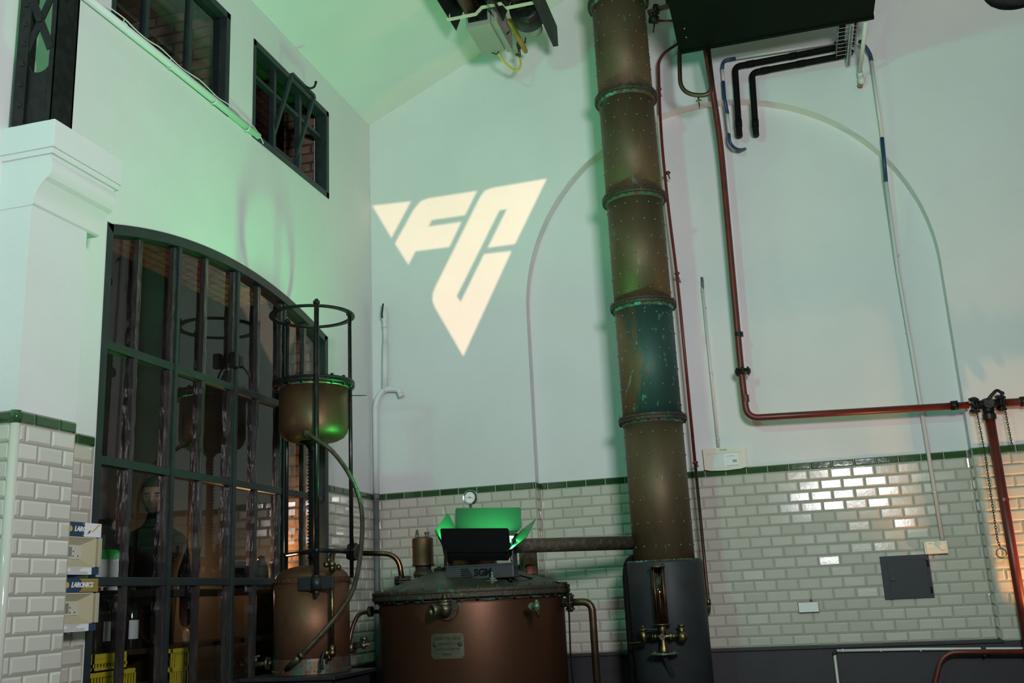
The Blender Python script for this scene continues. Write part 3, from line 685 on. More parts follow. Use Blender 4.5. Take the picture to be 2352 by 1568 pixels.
chain('pull_chain', [vx+Vector((-.082, -.052, -.035)), at(2262, 1040, 7.12), at(2291, 1240, 7.12), p+Z*.029], 'black pull chain with a brass ring hanging left of the red drop pipe', 'valve chains', p)
chain('pull_chain', [at(2303, 905, 7.14), at(2312, 960, 7.14), at(2326, 1030, 7.14)], 'short black chain hanging from the lever arm of the chain valve', 'valve chains')

# ------------------------------------------------------------------ services on the gable wall
Y = 7.235
def insul(name, P, label):
    o = thing(name, P[2], label, 'insulated pipe', 'black insulated pipes')
    R_ = bend(P, .045, 6); mb = MB().tube(R_, .0235, 14); mb.build('foam_sleeve', M['foam'], o)
    for a_, b_, f in ((0, 1, .3), (1, 2, .45), (1, 2, .85), (2, 3, .86)):
        p = P[a_].lerp(P[b_], f); d = (P[b_]-P[a_]).normalized(); MB().cyl(p-d*.03, p+d*.03, .0262, 12).build('tape_wrap', M['foam'], o)
insul('insulated_pipe', [at(1955, 97, Y-.1), at(1934, 107, Y), at(1688, 153, Y), at(1698, 305, Y), at(1699, 312, NY)], 'upper longer black foam insulated pipe turning down on the gable wall')
insul('insulated_pipe', [at(1955, 118, Y-.1), at(1934, 128, Y), at(1727, 167, Y), at(1736, 303, Y), at(1737, 310, NY)], 'lower black foam insulated pipe nested inside the longer one')
# tray and pipes running towards the room under the roof
zt2 = at(1950, 150, 7.3).z
tr_ = thing('cable_tray', (.82, 6.5, zt2), 'galvanised wire cable tray running to the gable wall under the dark tank', 'cable tray')
x0 = at(1948, 150, 7.25).x
MB().bx(x0-.014, x0+.016, 6.66, 7.28, zt2-.02, zt2).build('slotted_channel', M['galv'], tr_)
for k in range(24): MB().bx(x0-.004, x0+.006, 6.70+k*.0235, 6.712+k*.0235, zt2-.0215, zt2-.0195).build('channel_slot', M['ink'], tr_)
mb = MB()
for k in range(9):
    y = 6.68+k*.055; mb.tube(bend([(x0-.085, y, zt2+.05), (x0-.085, y, zt2+.002), (x0+.045, y, zt2+.002), (x0+.045, y, zt2+.05)], .01, 3), .0018, 5)
for x, z in ((x0-.085, zt2+.05), (x0-.085, zt2+.002), (x0+.045, zt2+.05), (x0-.02, zt2+.002), (x0+.045, zt2+.002)): mb.cyl((x, 6.66, z), (x, 7.15, z), .002, 5)
mb.build('wire_basket', M['galv'], tr_)
tag(MB().tube([(x0-.055, 6.66, zt2+.027), (x0-.055, 7.1, zt2+.027), at(1945, 118, 7.15)], .022, 12).tube([(x0+.02, 6.66, zt2+.028), (x0+.02, 7.05, zt2+.028)], .020, 12).build('foam_pipe_bundle', M['foam']), 'black foam pipes lying in the wire cable tray', 'insulated pipe')
gp = thing('grey_junction_pipe', at(1977, 190, 7.2), 'grey plastic pipe ending in a round junction box beside the cable tray', 'pipe')
g0 = at(1975, 165, 7.22)
MB().tube([at(1989, 48, 6.64), g0], .0155, 12).build('pipe_run', M['conduit'], gp)
MB().cyl(g0-Vector((0, .0, .0)), g0+Vector((.004, .04, -.03)), .022, 14).ball(at(1979, 184, 7.24), .032, 14, (.9, .8, 1)).build('round_junction', M['conduit'], gp)
MB().cyl(at(1975, 195, 7.25), at(1976, 198, BY+.0), .018, 10).build('copper_stub', M['pipe_copper'], gp)

cu = thing('bent_conduit', at(1690, 180, Y), 'pale grey and dark blue conduit looping over the two black insulated pipes', 'conduit')
A = [at(1935, 98, Y), at(1915, 96, Y)]
MB().tube(spline([at(1958, 118, Y-.02), at(1940, 102, Y), at(1915, 98, Y)]), .008, 8).build('black_lead', M['foam'], cu)
MB().tube([at(1916, 98, Y), at(1689, 134, Y)], .0125, 12).build('grey_length', M['conduit'], cu)
MB().tube(bend([at(1690, 134, Y), at(1661, 139, Y), at(1659, 160, Y)], .06, 8), .0135, 12).build('blue_bend', M['blue'], cu)
MB().tube([at(1659, 158, Y), at(1662, 188, Y)], .0125, 12).build('grey_length', M['conduit'], cu)
MB().tube([at(1661, 187, Y), at(1664, 225, Y), at(1671, 262, Y)], .0140, 12).build('blue_length', M['blue'], cu)
MB().tube([at(1670, 260, Y), at(1676, 308, Y)], .0125, 12).build('grey_length', M['conduit'], cu)
MB().tube(spline([at(1674, 306, Y), at(1676, 325, Y), at(1686, 339, Y+.03), at(1700, 344, Y+.08), at(1711, 342, NY)]), .0125, 12).build('blue_tail', M['blue'], cu)
rc = thing('long_conduit', at(2050, 700, 7.25), 'long pale conduit with dark blue sleeves running down to the thermostat', 'conduit')
MB().tube(spline([at(1975, 95, 7.1), at(1988, 108, 7.18), at(1998, 125, 7.235), at(2002, 140, 7.24)]), .0145, 12).build('blue_bend', M['blue'], rc)
YN = 7.27; 
MB().tube([at(2001, 138, 7.24), at(2027, 318, 7.25)], .0125, 12).build('grey_length', M['conduit'], rc)
MB().tube([at(2026, 316, 7.25), at(2035, 418, 7.27)], .0145, 12).build('blue_sleeve', M['blue'], rc)
MB().tube([at(2035, 416, 7.27), at(2062, 620, 7.36), at(2100, 840, 7.375), at(2165, 1243, 7.385)], .0135, 12).build('grey_length', M['conduit'], rc)
for px, py in ((2060, 587), (2086, 763), (2115, 952), (2146, 1130)): 
    p = at(px, py, 7.375); MB().cyl(p-Z*.006, p+Z*.006, .016, 12).build('socket_ring', M['conduit'], rc)
sc = thing('short_conduit', at(1630, 850, 7.38), 'thin pale conduit with a dark cut tip above the alarm box', 'conduit')
MB().tube([at(1613, 660, 7.385), at(1650, 1026, 7.385)], .0105, 10).build('grey_length', M['conduit'], sc)
MB().tube([at(1612, 638, 7.41), at(1613, 645, 7.385), at(1614, 663, 7.385)], .0105, 10).build('dark_tip', M['grey_pipe'], sc)
for px, py in ((1619, 705), (1634, 857), (1649, 1008)):
    p = at(px, py, 7.385); MB().cyl(p-Z*.006, p+Z*.006, .0135, 10).build('socket_ring', M['conduit'], sc)

# alarm keypad box with its printed panel
c0 = at(1665, 1054, 7.39)
al = thing('alarm_box', (c0.x, NY, c0.z), 'cream wall box with a printed panel above the green tile border', 'alarm box')
W_, H_ = .300, .165; yb = 7.362
poly = []
for u, vv in ((-.5, -.42), (-.36, -.48), (0, -.51), (.36, -.48), (.5, -.42), (.5, .5), (-.5, .5)): poly.append((c0.x+u*W_*(1 if vv > 0 else .985), yb, c0.z+vv*H_))
MB().prism(poly, (0, NY-yb, 0)).build('case', M['ivory'], al)
MB().bx(c0.x-.125, c0.x+.125, yb-.006, yb, c0.z+.040, c0.z+.047, .001).build('moulded_ridge', M['ivory'], al)
pn = MB().bx(c0.x-.085, c0.x+.095, yb-.003, yb, c0.z-.062, c0.z+.038).build('printed_panel', M['paper'], al)
mb = MB().bx(c0.x-.085, c0.x-.005, yb-.0036, yb-.002, c0.z-.060, c0.z+.036)
mb.build('grey_field', M['conduit'], pn)
mb = MB().bx(c0.x+.01, c0.x+.092, yb-.0042, yb-.003, c0.z-.055, c0.z-.051).bx(c0.x+.055, c0.x+.085, yb-.0042, yb-.003, c0.z-.03, c0.z-.012).bx(c0.x+.012, c0.x+.07, yb-.0042, yb-.003, c0.z+.014, c0.z+.017)
mb.build('print_lines', M['ivory_dark'], pn)
put_text(MB(), 'Chubb', .020, (c0.x-.005, yb-.001, c0.z+.064), X, (0, -1, 0)).build('lettering', M['navy'], al)

# thermostat
t0 = at(2150, 1257, 7.385)
th = thing('thermostat', (t0.x, NY, t0.z), 'cream rectangular thermostat with a dial at the foot of the long conduit', 'thermostat')
MB().bx(t0.x-.078, t0.x+.070, 7.355, NY, t0.z-.042, t0.z+.042, .004).build('case', M['ivory'], th)
MB().bx(t0.x-.064, t0.x-.058, 7.352, 7.36, t0.z-.040, t0.z+.040).build('side_rib', M['ivory'], th)
MB().cyl((t0.x+.035, 7.358, t0.z), (t0.x+.035, 7.340, t0.z), .019, 24).build('dial', M['ivory'], th)
MB().bx(t0.x-.05, t0.x-.042, 7.3535, 7.356, t0.z+.024, t0.z+.027).build('print_mark', M['ivory_dark'], th)
mb = MB().bx(t0.x-.038, t0.x-.026, 7.3535, 7.356, t0.z+.024, t0.z+.029)
mb.build('print_mark', M['ivory_dark'], th)
for k in range(4): MB().bx(t0.x-.048+k*.016, t0.x-.042+k*.016, 7.3535, 7.356, t0.z-.010, t0.z-.008).build('print_mark', M['ivory_dark'], th)

# hatch
h = [at(2020, 1278, 7.40), at(2130, 1273, 7.40), at(2146, 1374, 7.40), at(2035, 1376, 7.40)]
hx0, hx1, hz0, hz1 = .555, .866, .753, 1.036
ha = thing('wall_hatch', ((hx0+hx1)/2, NY, hz0), 'dark grey square metal hatch set in the white tiles below the thermostat', 'hatch')
mb = MB()
for a, b, c, d in ((hx0, hx0+.04, hz0, hz1), (hx1-.018, hx1, hz0, hz1), (hx0+.04, hx1-.018, hz0, hz0+.02), (hx0+.04, hx1-.018, hz1-.03, hz1)): mb.bx(a, b, 7.386, NY-.001, c, d)
mb.build('hatch_frame', M['hatch'], ha)
hd = MB().bx(hx0+.040, hx1-.020, 7.388, 7.405, hz0+.018, hz1-.028, .002).build('hatch_door', M['hatch'], ha)
MB().cyl((hx0+.062, 7.391, hz0+.135), (hx0+.062, 7.374, hz0+.135), .0165, 20).build('knob', M['black_iron'], hd)
for z in (hz0+.05, hz1-.06): MB().cyl((hx1-.012, 7.384, z-.02), (hx1-.012, 7.384, z+.02), .006, 10).build('hinge', M['black_iron'], ha)
# raised blank tile plate
q0 = at(1857, 1394, 7.39)
bt = thing('blank_plate', (q0.x, NY, q0.z), 'bluish white blank plate outlined in black among the tiles left of the hatch', 'cover plate')
MB().bx(q0.x-.068, q0.x+.068, 7.385, NY, q0.z-.035, q0.z+.035).build('dark_backing', M['ink'], bt)
MB().bx(q0.x-.0655, q0.x+.0655, 7.380, 7.386, q0.z-.0325, q0.z+.0325, .002).build('white_plate', M['paper'], bt)
MB().cyl((q0.x+.022, 7.408, q0.z+.043), (q0.x+.022, 7.395, q0.z+.043), .010, 12).build('cable_hole', M['ink'], bt)

# pipes at the lower right
lc = thing('elbow_conduit', at(1917, 1500, 7.27), 'pale green-grey conduit with a black elbow along the dado top', 'conduit')
MB().tube([at(1922, 1494, 7.27), at(2120, 1490, 7.27), at(2352, 1489, 7.27), at(2500, 1486, 7.27)], .0095, 10).build('horizontal_run', M['conduit'], lc)
e0 = at(1916, 1496, 7.27)
MB().tube([at(1917, 1503, 7.27), Vector((e0.x, 7.27, .02))], .0095, 10).build('vertical_run', M['conduit'], lc)
MB().tube([at(1921, 1495, 7.27), at(1916, 1499, 7.27), at(1916, 1504, 7.27)], .011, 10).build('elbow', M['ink'], lc)
for px in (1936, 2023, 2114, 2262):
    p = at(px, 1493.5-.01*(px-1936), 7.27); MB().cyl(p-X*.005, p+X*.005, .0125, 10).build('socket_ring', M['conduit'] if px < 2200 else M['ink'], lc)
cr = thing('curved_red_pipe', at(2160, 1520, 7.18), 'dark red pipe curving down below the dado top at lower right', 'pipe')
P = bend([at(2500, 1496, 7.18), at(2165, 1497, 7.18), at(2148, 1568, 7.18), Vector((at(2148, 1568, 7.18).x, 7.18, .02))], [.15, .02], 12)
MB().tube(P, .016, 12).build('pipe_run', M['red_pipe'], cr)
for px in (2260,): p = at(px, 1497, 7.2); MB().box(p+Vector((0, .04, 0)), (.012, .11, .05)).build('pipe_clip', M['black_iron'], cr)

# corner pipes
cpx = at(866, 1300, 7.24)
gcp = thing('corner_pipe', (LX+.045, 7.24, 0), 'mid grey vertical pipe in the corner of the tiled walls', 'pipe')
MB().tube([Vector((cpx.x, 7.24, .0)), at(864, 1133, 7.24)], .0225, 14).build('grey_run', M['grey_pipe'], gcp)
MB().ring(at(865, 1140, 7.24), Z, .0, .0245, .03, 14).build('collar', M['grey_pipe'], gcp)
wcp = thing('branched_wall_pipe', at(885, 800, 7.25), 'white painted pipe branching up the wall corner with a black lever at its top', 'pipe')
P = bend([at(865, 1134, 7.24), at(862, 925, 7.25), at(880, 893, 7.255), at(915, 894, 7.26), at(921, 906, 7.26)], [.10, .06, .02], 10)
MB().tube(P, .023, 14).build('curved_run', M['white_pipe'], wcp)
MB().tube([at(884, 900, 7.255), at(885, 788, 7.255)], .0225, 14).build('riser', M['white_pipe'], wcp)
MB().tube([at(885, 790, 7.255), at(884, 740, 7.255)], .0175, 12).build('thin_riser', M['white_pipe'], wcp)
a, b = at(884, 752, 7.25), at(882, 697, 7.25); L_ = (b-a).length
tp_ = MB().lathe(a, b-a, [(0, .02), (.012, .024), (.02, .018), (.05, .018), (.06, .024), (.11, .026), (.12, .020), (.17, .021), (.18, .012)], 14).build('valve_body', M['white_pipe'], wcp)
MB().tube([at(878, 730, 7.215), at(877, 722, 7.21), at(880, 697, 7.21)], .0065, 8).build('black_lever', M['black_iron'], wcp)
p = at(919, 903, 7.26); MB().cyl(p, p+Vector((.012, 0, -.03)), .024, 12).build('end_socket', M['white_pipe'], wcp)

# white conduit up the left wall
wc = thing('sloping_wall_conduit', (LX+.03, 4.6, 3.86), 'white plastic tube fixed below the upper windows of the left wall', 'conduit')
zc = 3.868
MB().tube([(LX+.024, 3.45, zc-.012), (LX+.024, 4.3, zc+.002), (LX+.024, 5.40, zc+.012)], .021, 14).build('tube_run', M['white_pipe'], wc)
mb = MB()
wig = [Vector((LX+.03+random.uniform(0, .006), 3.5+k*.1, zc+.030+.008*math.sin(k*1.7)+.0010*k)) for k in range(19)]+[Vector((LX+.03, 5.38, zc+.03)), Vector((LX+.02, 5.47, zc-.005)), Vector((LX-.02, 5.50, zc+.02))]
mb.tube(spline(wig, 4), .0035, 6).build('thin_cable', M['white_pipe'], wc)
for y in (3.62, 4.0, 4.42, 4.86, 5.25): MB().ring((LX+.024, y, zc), (0, 1, 0), .0205, .0235, .012, 14).cyl((LX+.024, y, zc+.02), (LX+.026, y, zc+.045), .003, 6).build('tie_clip', M['white_pipe'], wc)

# steel lattice stanchion on the capital
la = thing('lattice_column', (-2.95, 3.36, 2.968), 'black riveted steel lattice column standing on the white moulded capital', 'column')
lx0, lx1, ly0, ly1, lz0, lz1 = -3.055, -2.862, 3.285, 3.425, 2.968, 4.86
MB().bx(lx0+.048, lx0+.056, ly0, ly0+.045, lz0, lz1).bx(lx0, lx0+.060, ly0-.004, ly0+.008, lz0, lz1).build('left_channel', M['black_iron'], la)
MB().bx(lx1-.012, lx1, ly0, ly1, lz0, lz1).bx(lx1-.022, lx1, ly0-.004, ly0+.008, lz0, lz1).bx(lx1-.05, lx1, ly1-.01, ly1, lz0, lz1).build('right_channel', M['black_iron'], la)
# batten plate with a rounded notch
bz = at(110, 133, 3.285).z; mb = MB(); P = [(lx0+.05, lz0), (lx1-.01, lz0), (lx1-.01, bz+.02)]
cxn = (lx0+.06+lx1-.022)/2; rn = (lx1-.022-lx0-.06)/2+.002
arc_ = [(cxn+rn*math.cos(-PI*k/12), bz+.0-rn*math.sin(PI*k/12)*1.0) for k in range(13)]
P = [(lx0+.05, lz0), (lx1-.01, lz0), (lx1-.01, bz)]+arc_+[(lx0+.05, bz)]
for y in (ly0+.006,): mb.prism([(x, y, z) for x, z in P], (0, .008, 0))
mb.build('batten_plate', M['black_iron'], la)
zc_x = at(113, 43, 3.285).z; hz2 = zc_x-at(112, 112, 3.285).z; dz = 2*hz2; z = zc_x-hz2
xa, xb = lx0+.045, lx1-.018
for k in range(4):
    for y in (ly0-.006,):
        for s_ in (0, 1):
            p = Vector((xa if s_ else xb, y, z)); q = Vector((xb if s_ else xa, y, z+dz)); d = q-p; d.normalize(); nn = Vector((-d.z, 0, d.x))*.018
            yy = Vector((0, .004*s_, 0)); mb = MB().prism([p-nn+yy, p+nn+yy, q+nn+yy, q-nn+yy], (0, .005, 0)); mb.build('lattice_bar', M['black_iron'], la)
    z += dz
mb = MB()
for z in [3.06+.098*i for i in range(18)]: mb.ball((lx0+.032, ly0-.004, z), .013, 10, (1, .6, 1))
for k in range(4): mb.ball(((xa+xb)/2, ly0-.008, zc_x+dz*k), .013, 10, (1, .6, 1))
mb.build('rivet_heads', M['black_iron'], la)

# heater control boxes on the left wall
def control_box(z1, torn, label):
    y0, y1, xf = 3.645, 3.905, -2.975; h_ = .222; z0 = z1-h_*1.0
    root = thing('heater_control_box', (LX, (y0+y1)/2, z0), label, 'control box', 'heater control boxes')
    MB().bx(LX, xf-.03, y0, y1-.012, z0+.03, z1-.062, .003).bx(xf-.035, xf, y0, y0+.008, z0+.03, z1-.062).bx(xf-.035, xf, y1-.022, y1-.012, z0+.03, z1-.062).bx(xf-.035, xf, y0, y1-.012, z0+.03, z0+.036).bx(xf-.035, xf, y0, y1-.012, z1-.068, z1-.062).build('housing', M['ivory'], root)
    hd = MB().bx(LX+.02, xf+.004, y0, y1, z1-.062, z1).build('header_label', M['navy'], root)
    xo = xf+.0045
    mb = MB(); mbl = MB()
    for k in range(9):
        z = z1-.006-k*.0062; half = .046*math.sqrt(max(0, 1-((z-(z1-.031))/.030)**2))+.028; cy_ = y0+.085
        if cy_+half < y1-.002: mb.bx(xo-.001, xo+.0006, cy_+half, y1-.002, z-.0017, z+.0017)
        if cy_-half > y0+.002: mbl.bx(xo-.001, xo+.0006, y0+.002, cy_-half, z-.0017, z+.0017)
    mb.build('yellow_stripes', M['yellow_ink'], hd); mbl.build('yellow_stripes', M['yellow_ink'], hd)
    vs = MB(); vs.cyl((xo-.001, y0+.058, z1-.030), (xo+.0012, y0+.058, z1-.030), .0125, 20); vs.build('yellow_dot', M['yellow_ink'], hd)
    put_text(MB(), 'S', .030, (xo, y0+.036, z1-.030), (0, 1, 0), (1, 0, 0), shear=.25, bold=.0009).build('lettering', M['paper'], hd)
    put_text(MB(), 'LARONICS', .030, (xo, y0+.153, z1-.030), (0, 1, 0), (1, 0, 0), shear=.25, bold=.0009, spacing=.95).build('lettering', M['paper'], hd)
    if torn:
        MB().prism([(xo+.0008, y0+.145, z1-.061), (xo+.0008, y1-.001, z1-.061), (xo+.0008, y1-.001, z1-.001), (xo+.0008, y0+.150, z1-.001)], (.0012, 0, 0)).build('white_sticker', M['paper'], hd)
        mb = MB()
        for k in range(6): mb.prism([(xo+.002, y0+.19+k*.008, z1-.040+k*.006), (xo+.002, y0+.20+k*.008, z1-.040+k*.006), (xo+.002, y0+.215+k*.008, z1-.034+k*.006), (xo+.002, y0+.205+k*.008, z1-.034+k*.006)], (.0004, 0, 0))
        mb.build('yellow_tear', M['yellow_ink'], hd)
        MB().prism([(xo+.002, y0+.165, z1-.050), (xo+.002, y0+.178, z1-.036), (xo+.002, y0+.19, z1-.030), (xo+.002, y0+.182, z1-.044)], (.0004, 0, 0)).build('dark_tear', M['ink'], hd)
    # recessed switch panel behind a clear flap
    za, zb = z0+.034, z1-.066
    mb = MB(); o_ = [(y0+.01, za), (y1-.03, za), (y1-.03, zb), (y0+.01, zb)]; i_ = [(y0+.07, za+.035), (y1-.095, za+.035), (y1-.095, zb-.03), (y0+.07, zb-.03)]
    for k in range(4):
        a, b = o_[k], o_[(k+1) % 4]; c, d = i_[(k+1) % 4], i_[k]
        mb.quad((xf+.002, a[0], a[1]), (xf+.002, b[0], b[1]), (xf-.028, c[0], c[1]), (xf-.028, d[0], d[1]))
    mb.quad(*[(xf-.028, p[0], p[1]) for p in i_])
    # housing face opening: frame strips
    for a, b, c, d in ((y0, y0+.01, za-.004, zb+.004), (y1-.03, y1-.012, za-.004, zb+.004), (y0, y1-.012, za-.006, za), (y0, y1-.012, zb, zb+.006)): mb.bx(xf, xf+.004, a, b, c, d)
    mb.build('recess', M['ivory'], root)
    sw = MB().bx(xf-.027, xf-.024, y0+.07, y1-.085, za+.034, zb-.030).build('switch_plate', M['paper'], root)
    mb = MB().bx(xf-.024, xf-.0225, y0+.078, y0+.11, za+.042, zb-.038); mb.build('display', M['ivory_dark'], sw)
    mb = MB()
    for a, b in ((.12, .075), (.12, .055), (.15, .055)): mb.cyl((xf-.024, y0+a, za+b-.010), (xf-.022, y0+a, za+b-.010), .003, 8)
    mb.build('buttons', M['ink'], sw)
    MB().bx(xf+.014, xf+.016, y0+.002, y1-.026, za-.002, zb+.002).build('clear_flap', M['fogclear'], root)
    MB().bx(xf+.0, xf+.018, y1-.026, y1-.004, za-.002, zb+.002, .003).build('flap_edge', M['fog'], root)
    ft = MB().bx(LX+.02, xf+.006, y0, y1-.052, z0, z0+.031).build('footer_label', M['paper'], root)
    MB().bx(LX+.02, xf+.006, y1-.052, y1-.004, z0, z0+.031).build('navy_block', M['navy'], root)
    mb = MB()
    for k, (a, b) in enumerate(((.06, .15), (.075, .135), (.07, .14), (.02, .19), (.02, .185))): 
        for j in range(int((b-a)/.011)): mb.bx(xf+.006, xf+.0066, y0+a+j*.011, y0+a+j*.011+.008, z0+.0262-k*.0055, z0+.0278-k*.0055)
    mb.build('small_print', M['ink'], ft)
control_box(1.298, True, 'upper heater control box with a torn white sticker on its navy header')
control_box(1.062, False, 'lower heater control box with a striped yellow and navy header')

# ------------------------------------------------------------------ pot still
KX, KY, KR = -1.925, 6.03, 0.562
K0 = Vector((KX, KY, 0)); FZ0 = 0.93
pot = thing('pot_still', (KX, KY, 0), 'large red-brown copper pot still with a bolted green-grey lid in front of the tiles', 'pot still')
MB().lathe(K0, Z, [(0, KR-.03), (.03, KR), (.86, KR), (.90, KR-.006), (.905, KR-.02)], 96).build('copper_body', M['pot_copper'], pot)
mb = MB()
P = []
for k in range(97):
    a = 2*PI*k/96; P.append(K0+Vector((KR*math.cos(a), KR*math.sin(a), .893+.004*math.sin(a*19)+random.gauss(0, .002))))
mb.tube(P, [.009+random.uniform(-.003, .004) for _ in P], 6, cap=False).build('verdigris_seam', M['verdigris'], pot)
mb = MB().lathe_closed(K0+Z*FZ0, Z, [(-.030, KR-.01), (-.030, KR+.035), (-.024, KR+.040), (-.004, KR+.040), (-.001, KR+.034), (.001, KR+.034), (.004, KR+.040), (.018, KR+.040), (.022, KR+.035), (.022, KR-.03)], 96)
mb.bolts(K0+Z*(FZ0-.004), Z, KR+.018, 34, .0095, .078)
mb.build('bolted_flange', M['flange'], pot)
prof = [(0, KR), (.012, KR-.01)]
for k in range(9): t = k/8; prof.append((.02+.115*t**0.85, (KR-.02)*(1-t)+.205*t))
lid = MB().lathe(K0+Z*(FZ0+.005), Z, prof+[(.137, .18)], 72).build('conical_lid', M['lid'], pot)
# swan neck dome behind the lamp
dome = MB().lathe(K0+Z*1.055, Z, [(0, .215), (.012, .215), (.014, .165), (.10, .162), (.13, .168), (.17, .172), (.22, .155), (.26, .11), (.285, .05), (.29, 0)], 48).build('still_head', M['copper'], pot)
MB().lathe_closed(K0+Z*1.07, Z, [(-.012, .16), (-.012, .225), (.012, .225), (.012, .16)], 48).bolts(K0+Z*1.07, Z, .20, 14, .008, .045).build('neck_flange', M['flange'], dome)
# name plate following the curve of the body
aN = -1.93; zN = .625
def onpot(u, v, d): 
    a = aN+u/KR; return K0+Vector((math.cos(a)*(KR+d), math.sin(a)*(KR+d), v))
cN = at(1029, 1483, KY-.55)
aN = math.atan2(cN.y-KY, cN.x-KX); zN = cN.z
pw_, ph_ = .094, .067
vs = []; fs = []; nn_ = 14; mb = MB()
poly2 = []
for i in range(nn_+1):
    u = -pw_+2*pw_*i/nn_; e = .012 if i in (0, nn_) else 0
    for (v_, d_) in ((-ph_+e, 0), (-ph_+e, .004), (ph_-e, .004), (ph_-e, 0)): vs.append(onpot(u, zN+v_, d_))
for i in range(nn_):
    for j in range(4): fs.append((i*4+j, (i+1)*4+j, (i+1)*4+(j+1) % 4, i*4+(j+1) % 4))
fs += [(0, 1, 2, 3), (nn_*4+3, nn_*4+2, nn_*4+1, nn_*4)]
npl = mb.add(vs, fs).build('name_plate', M['plate'], pot)
def padd(m_, txt, size, du, dv, **kw):
    put_text(m_, txt, size, None, X, Z, fn=lambda v: onpot(v.x+du, zN+v.y+dv, .0045+v.z), **kw)
mb = MB(); padd(mb, 'DEROY FILS AINE', .023, 0, .040, spacing=.86); padd(mb, 'CONSTRUCTEURS', .0135, 0, .012); padd(mb, '73,75,77,RUE DU THEATRE', .0155, 0, -.017, spacing=.78); padd(mb, 'PARIS', .022, 0, -.044)
mb.build('raised_lettering', M['plate_ink'], npl)
for u in (-.072, .072): 
    p = onpot(u, zN+.008, .005); nrm = (p-Vector((KX, KY, p.z))); MB().lathe(p-nrm.normalized()*.002, nrm, [(0, .014), (.002, .013), (.003, .004)], 20).build('medallion', M['plate_ink'], npl)
mb = MB()
for u in (-.086, .086):
    for v_ in (-.058, .058): mb.ball(onpot(u, zN+v_, .004), .003, 6)
mb.build('plate_pins', M['brass'], npl)
# large outlet valve
ov = thing('outlet_valve', at(1020, 1400, 5.45), 'large brass outlet valve with an open spout on the upper front of the pot still', 'valve')
base = at(1029, 1398, 5.47); out_ = (base-Vector((KX, KY, base.z))).normalized(); fwd = (out_+Vector((-.55, 0, -.0))).normalized()
mb = MB().cyl(base+out_*-.02, base+out_*.022, .060, 28).bolts(base+out_*.0, out_, .047, 6, .008, .062)
mb.build('mounting_flange', M['flange'], ov)
MB().torus(base-out_*.010, out_, .066, .007, 32, 6).build('verdigris_ring', M['verdigris'], ov)
b1 = base+out_*.06
MB().cyl(base, b1, .032, 20).ball(b1, .040, 16).cyl(b1, b1+Z*.045, .024, 14).ring(b1+Z*.030, Z, .01, .040, .012, 20).ring(b1+Z*.044, Z, .01, .036, .008, 20).cyl(b1+Z*.04, b1+Z*.085, .012, 10).build('valve_body', M['brass_dark'], ov)
sd = Vector((-.62, -.78, -.05)).normalized(); s1 = b1+sd*.072
MB().lathe_closed(b1, sd, [(.0, .018), (.0, .028), (.055, .028), (.058, .033), (.088, .033), (.088, .021), (.06, .019)], 28, True).build('spout', M['brass_dark'], ov)
MB().cyl(b1+sd*.03, b1+sd*.034, .02, 16).build('spout_bore', M['ink'], ov)
# small cock at right
sv = thing('small_tap', at(1228, 1395, 5.5), 'small verdigris tap on the upper right of the pot still', 'tap')
t1 = at(1222, 1392, 5.53); od = (t1-Vector((KX, KY, t1.z))).normalized(); e1 = t1+od*.05
MB().cyl(t1-od*.03, e1, .011, 12).cyl(t1-od*.015, t1-od*.0, .020, 8).cyl(e1-Z*.030, e1+Z*.025, .014, 12).ball(e1, .018, 10).cyl(e1+Z*.02, e1+Z*.034, .010, 8).build('tap_body', M['verd_brass'], sv)
MB().cyl(e1-Z*.01, e1+Vector((.012, -.02, -.055)), .0065, 8).cyl(e1-Z*.045, e1-Z*.025, .009, 8).build('lever', M['black_iron'], sv)
# tap on the lid
lt = thing('lid_cock', at(1130, 1330, 5.62), 'small crusted cock standing on the lid in front of the lamp stand', 'tap')
l0 = at(1131, 1336, 5.60); 
MB().cyl(l0-Z*.012, l0+Z*.020, .017, 8).cyl(l0, l0+Z*.045, .008, 8).ball(l0+Z*.016, .018, 10, (1.3, 1, .6)).cyl(l0+Vector((-.035, 0, .006)), l0+Vector((.03, 0, .006)), .007, 8).ball(l0+Z*.048, .011, 8).build('cock_body', M['verd_brass'], lt)
# outlet pipe at right
op = thing('overflow_pipe', at(1367, 1500, 6.0), 'brown copper pipe leaving the pot still on its right and bending down', 'pipe')
f0 = at(1309, 1383, 6.02)
MB().cyl(f0+X*-.012, f0+X*-.002, .055, 24).cyl(f0+X*.002, f0+X*.012, .055, 24).bolts(f0, X, .043, 6, .007, .045).cyl(f0-X*.045, f0, .026, 14).build('bolted_flange', M['flange'], op)
dn = at(1367, 1500, 6.02)
MB().tube(bend([f0, Vector((dn.x, 6.02, f0.z)), Vector((dn.x, 6.02, .02))], .11, 12), .0215, 14).build('pipe_run', M['pipe_copper'], op)
# horizontal vapour pipe
hp = thing('vapour_pipe', (-1.4, 6.4, 1.19), 'stout crusted brown pipe running level from the still head to the column', 'pipe')
MB().tube([Vector((KX+.15, 6.07, 1.198)), Vector((CX-.19, 6.70, 1.198))], .044, 20).build('pipe_run', M['crust_pipe'], hp)
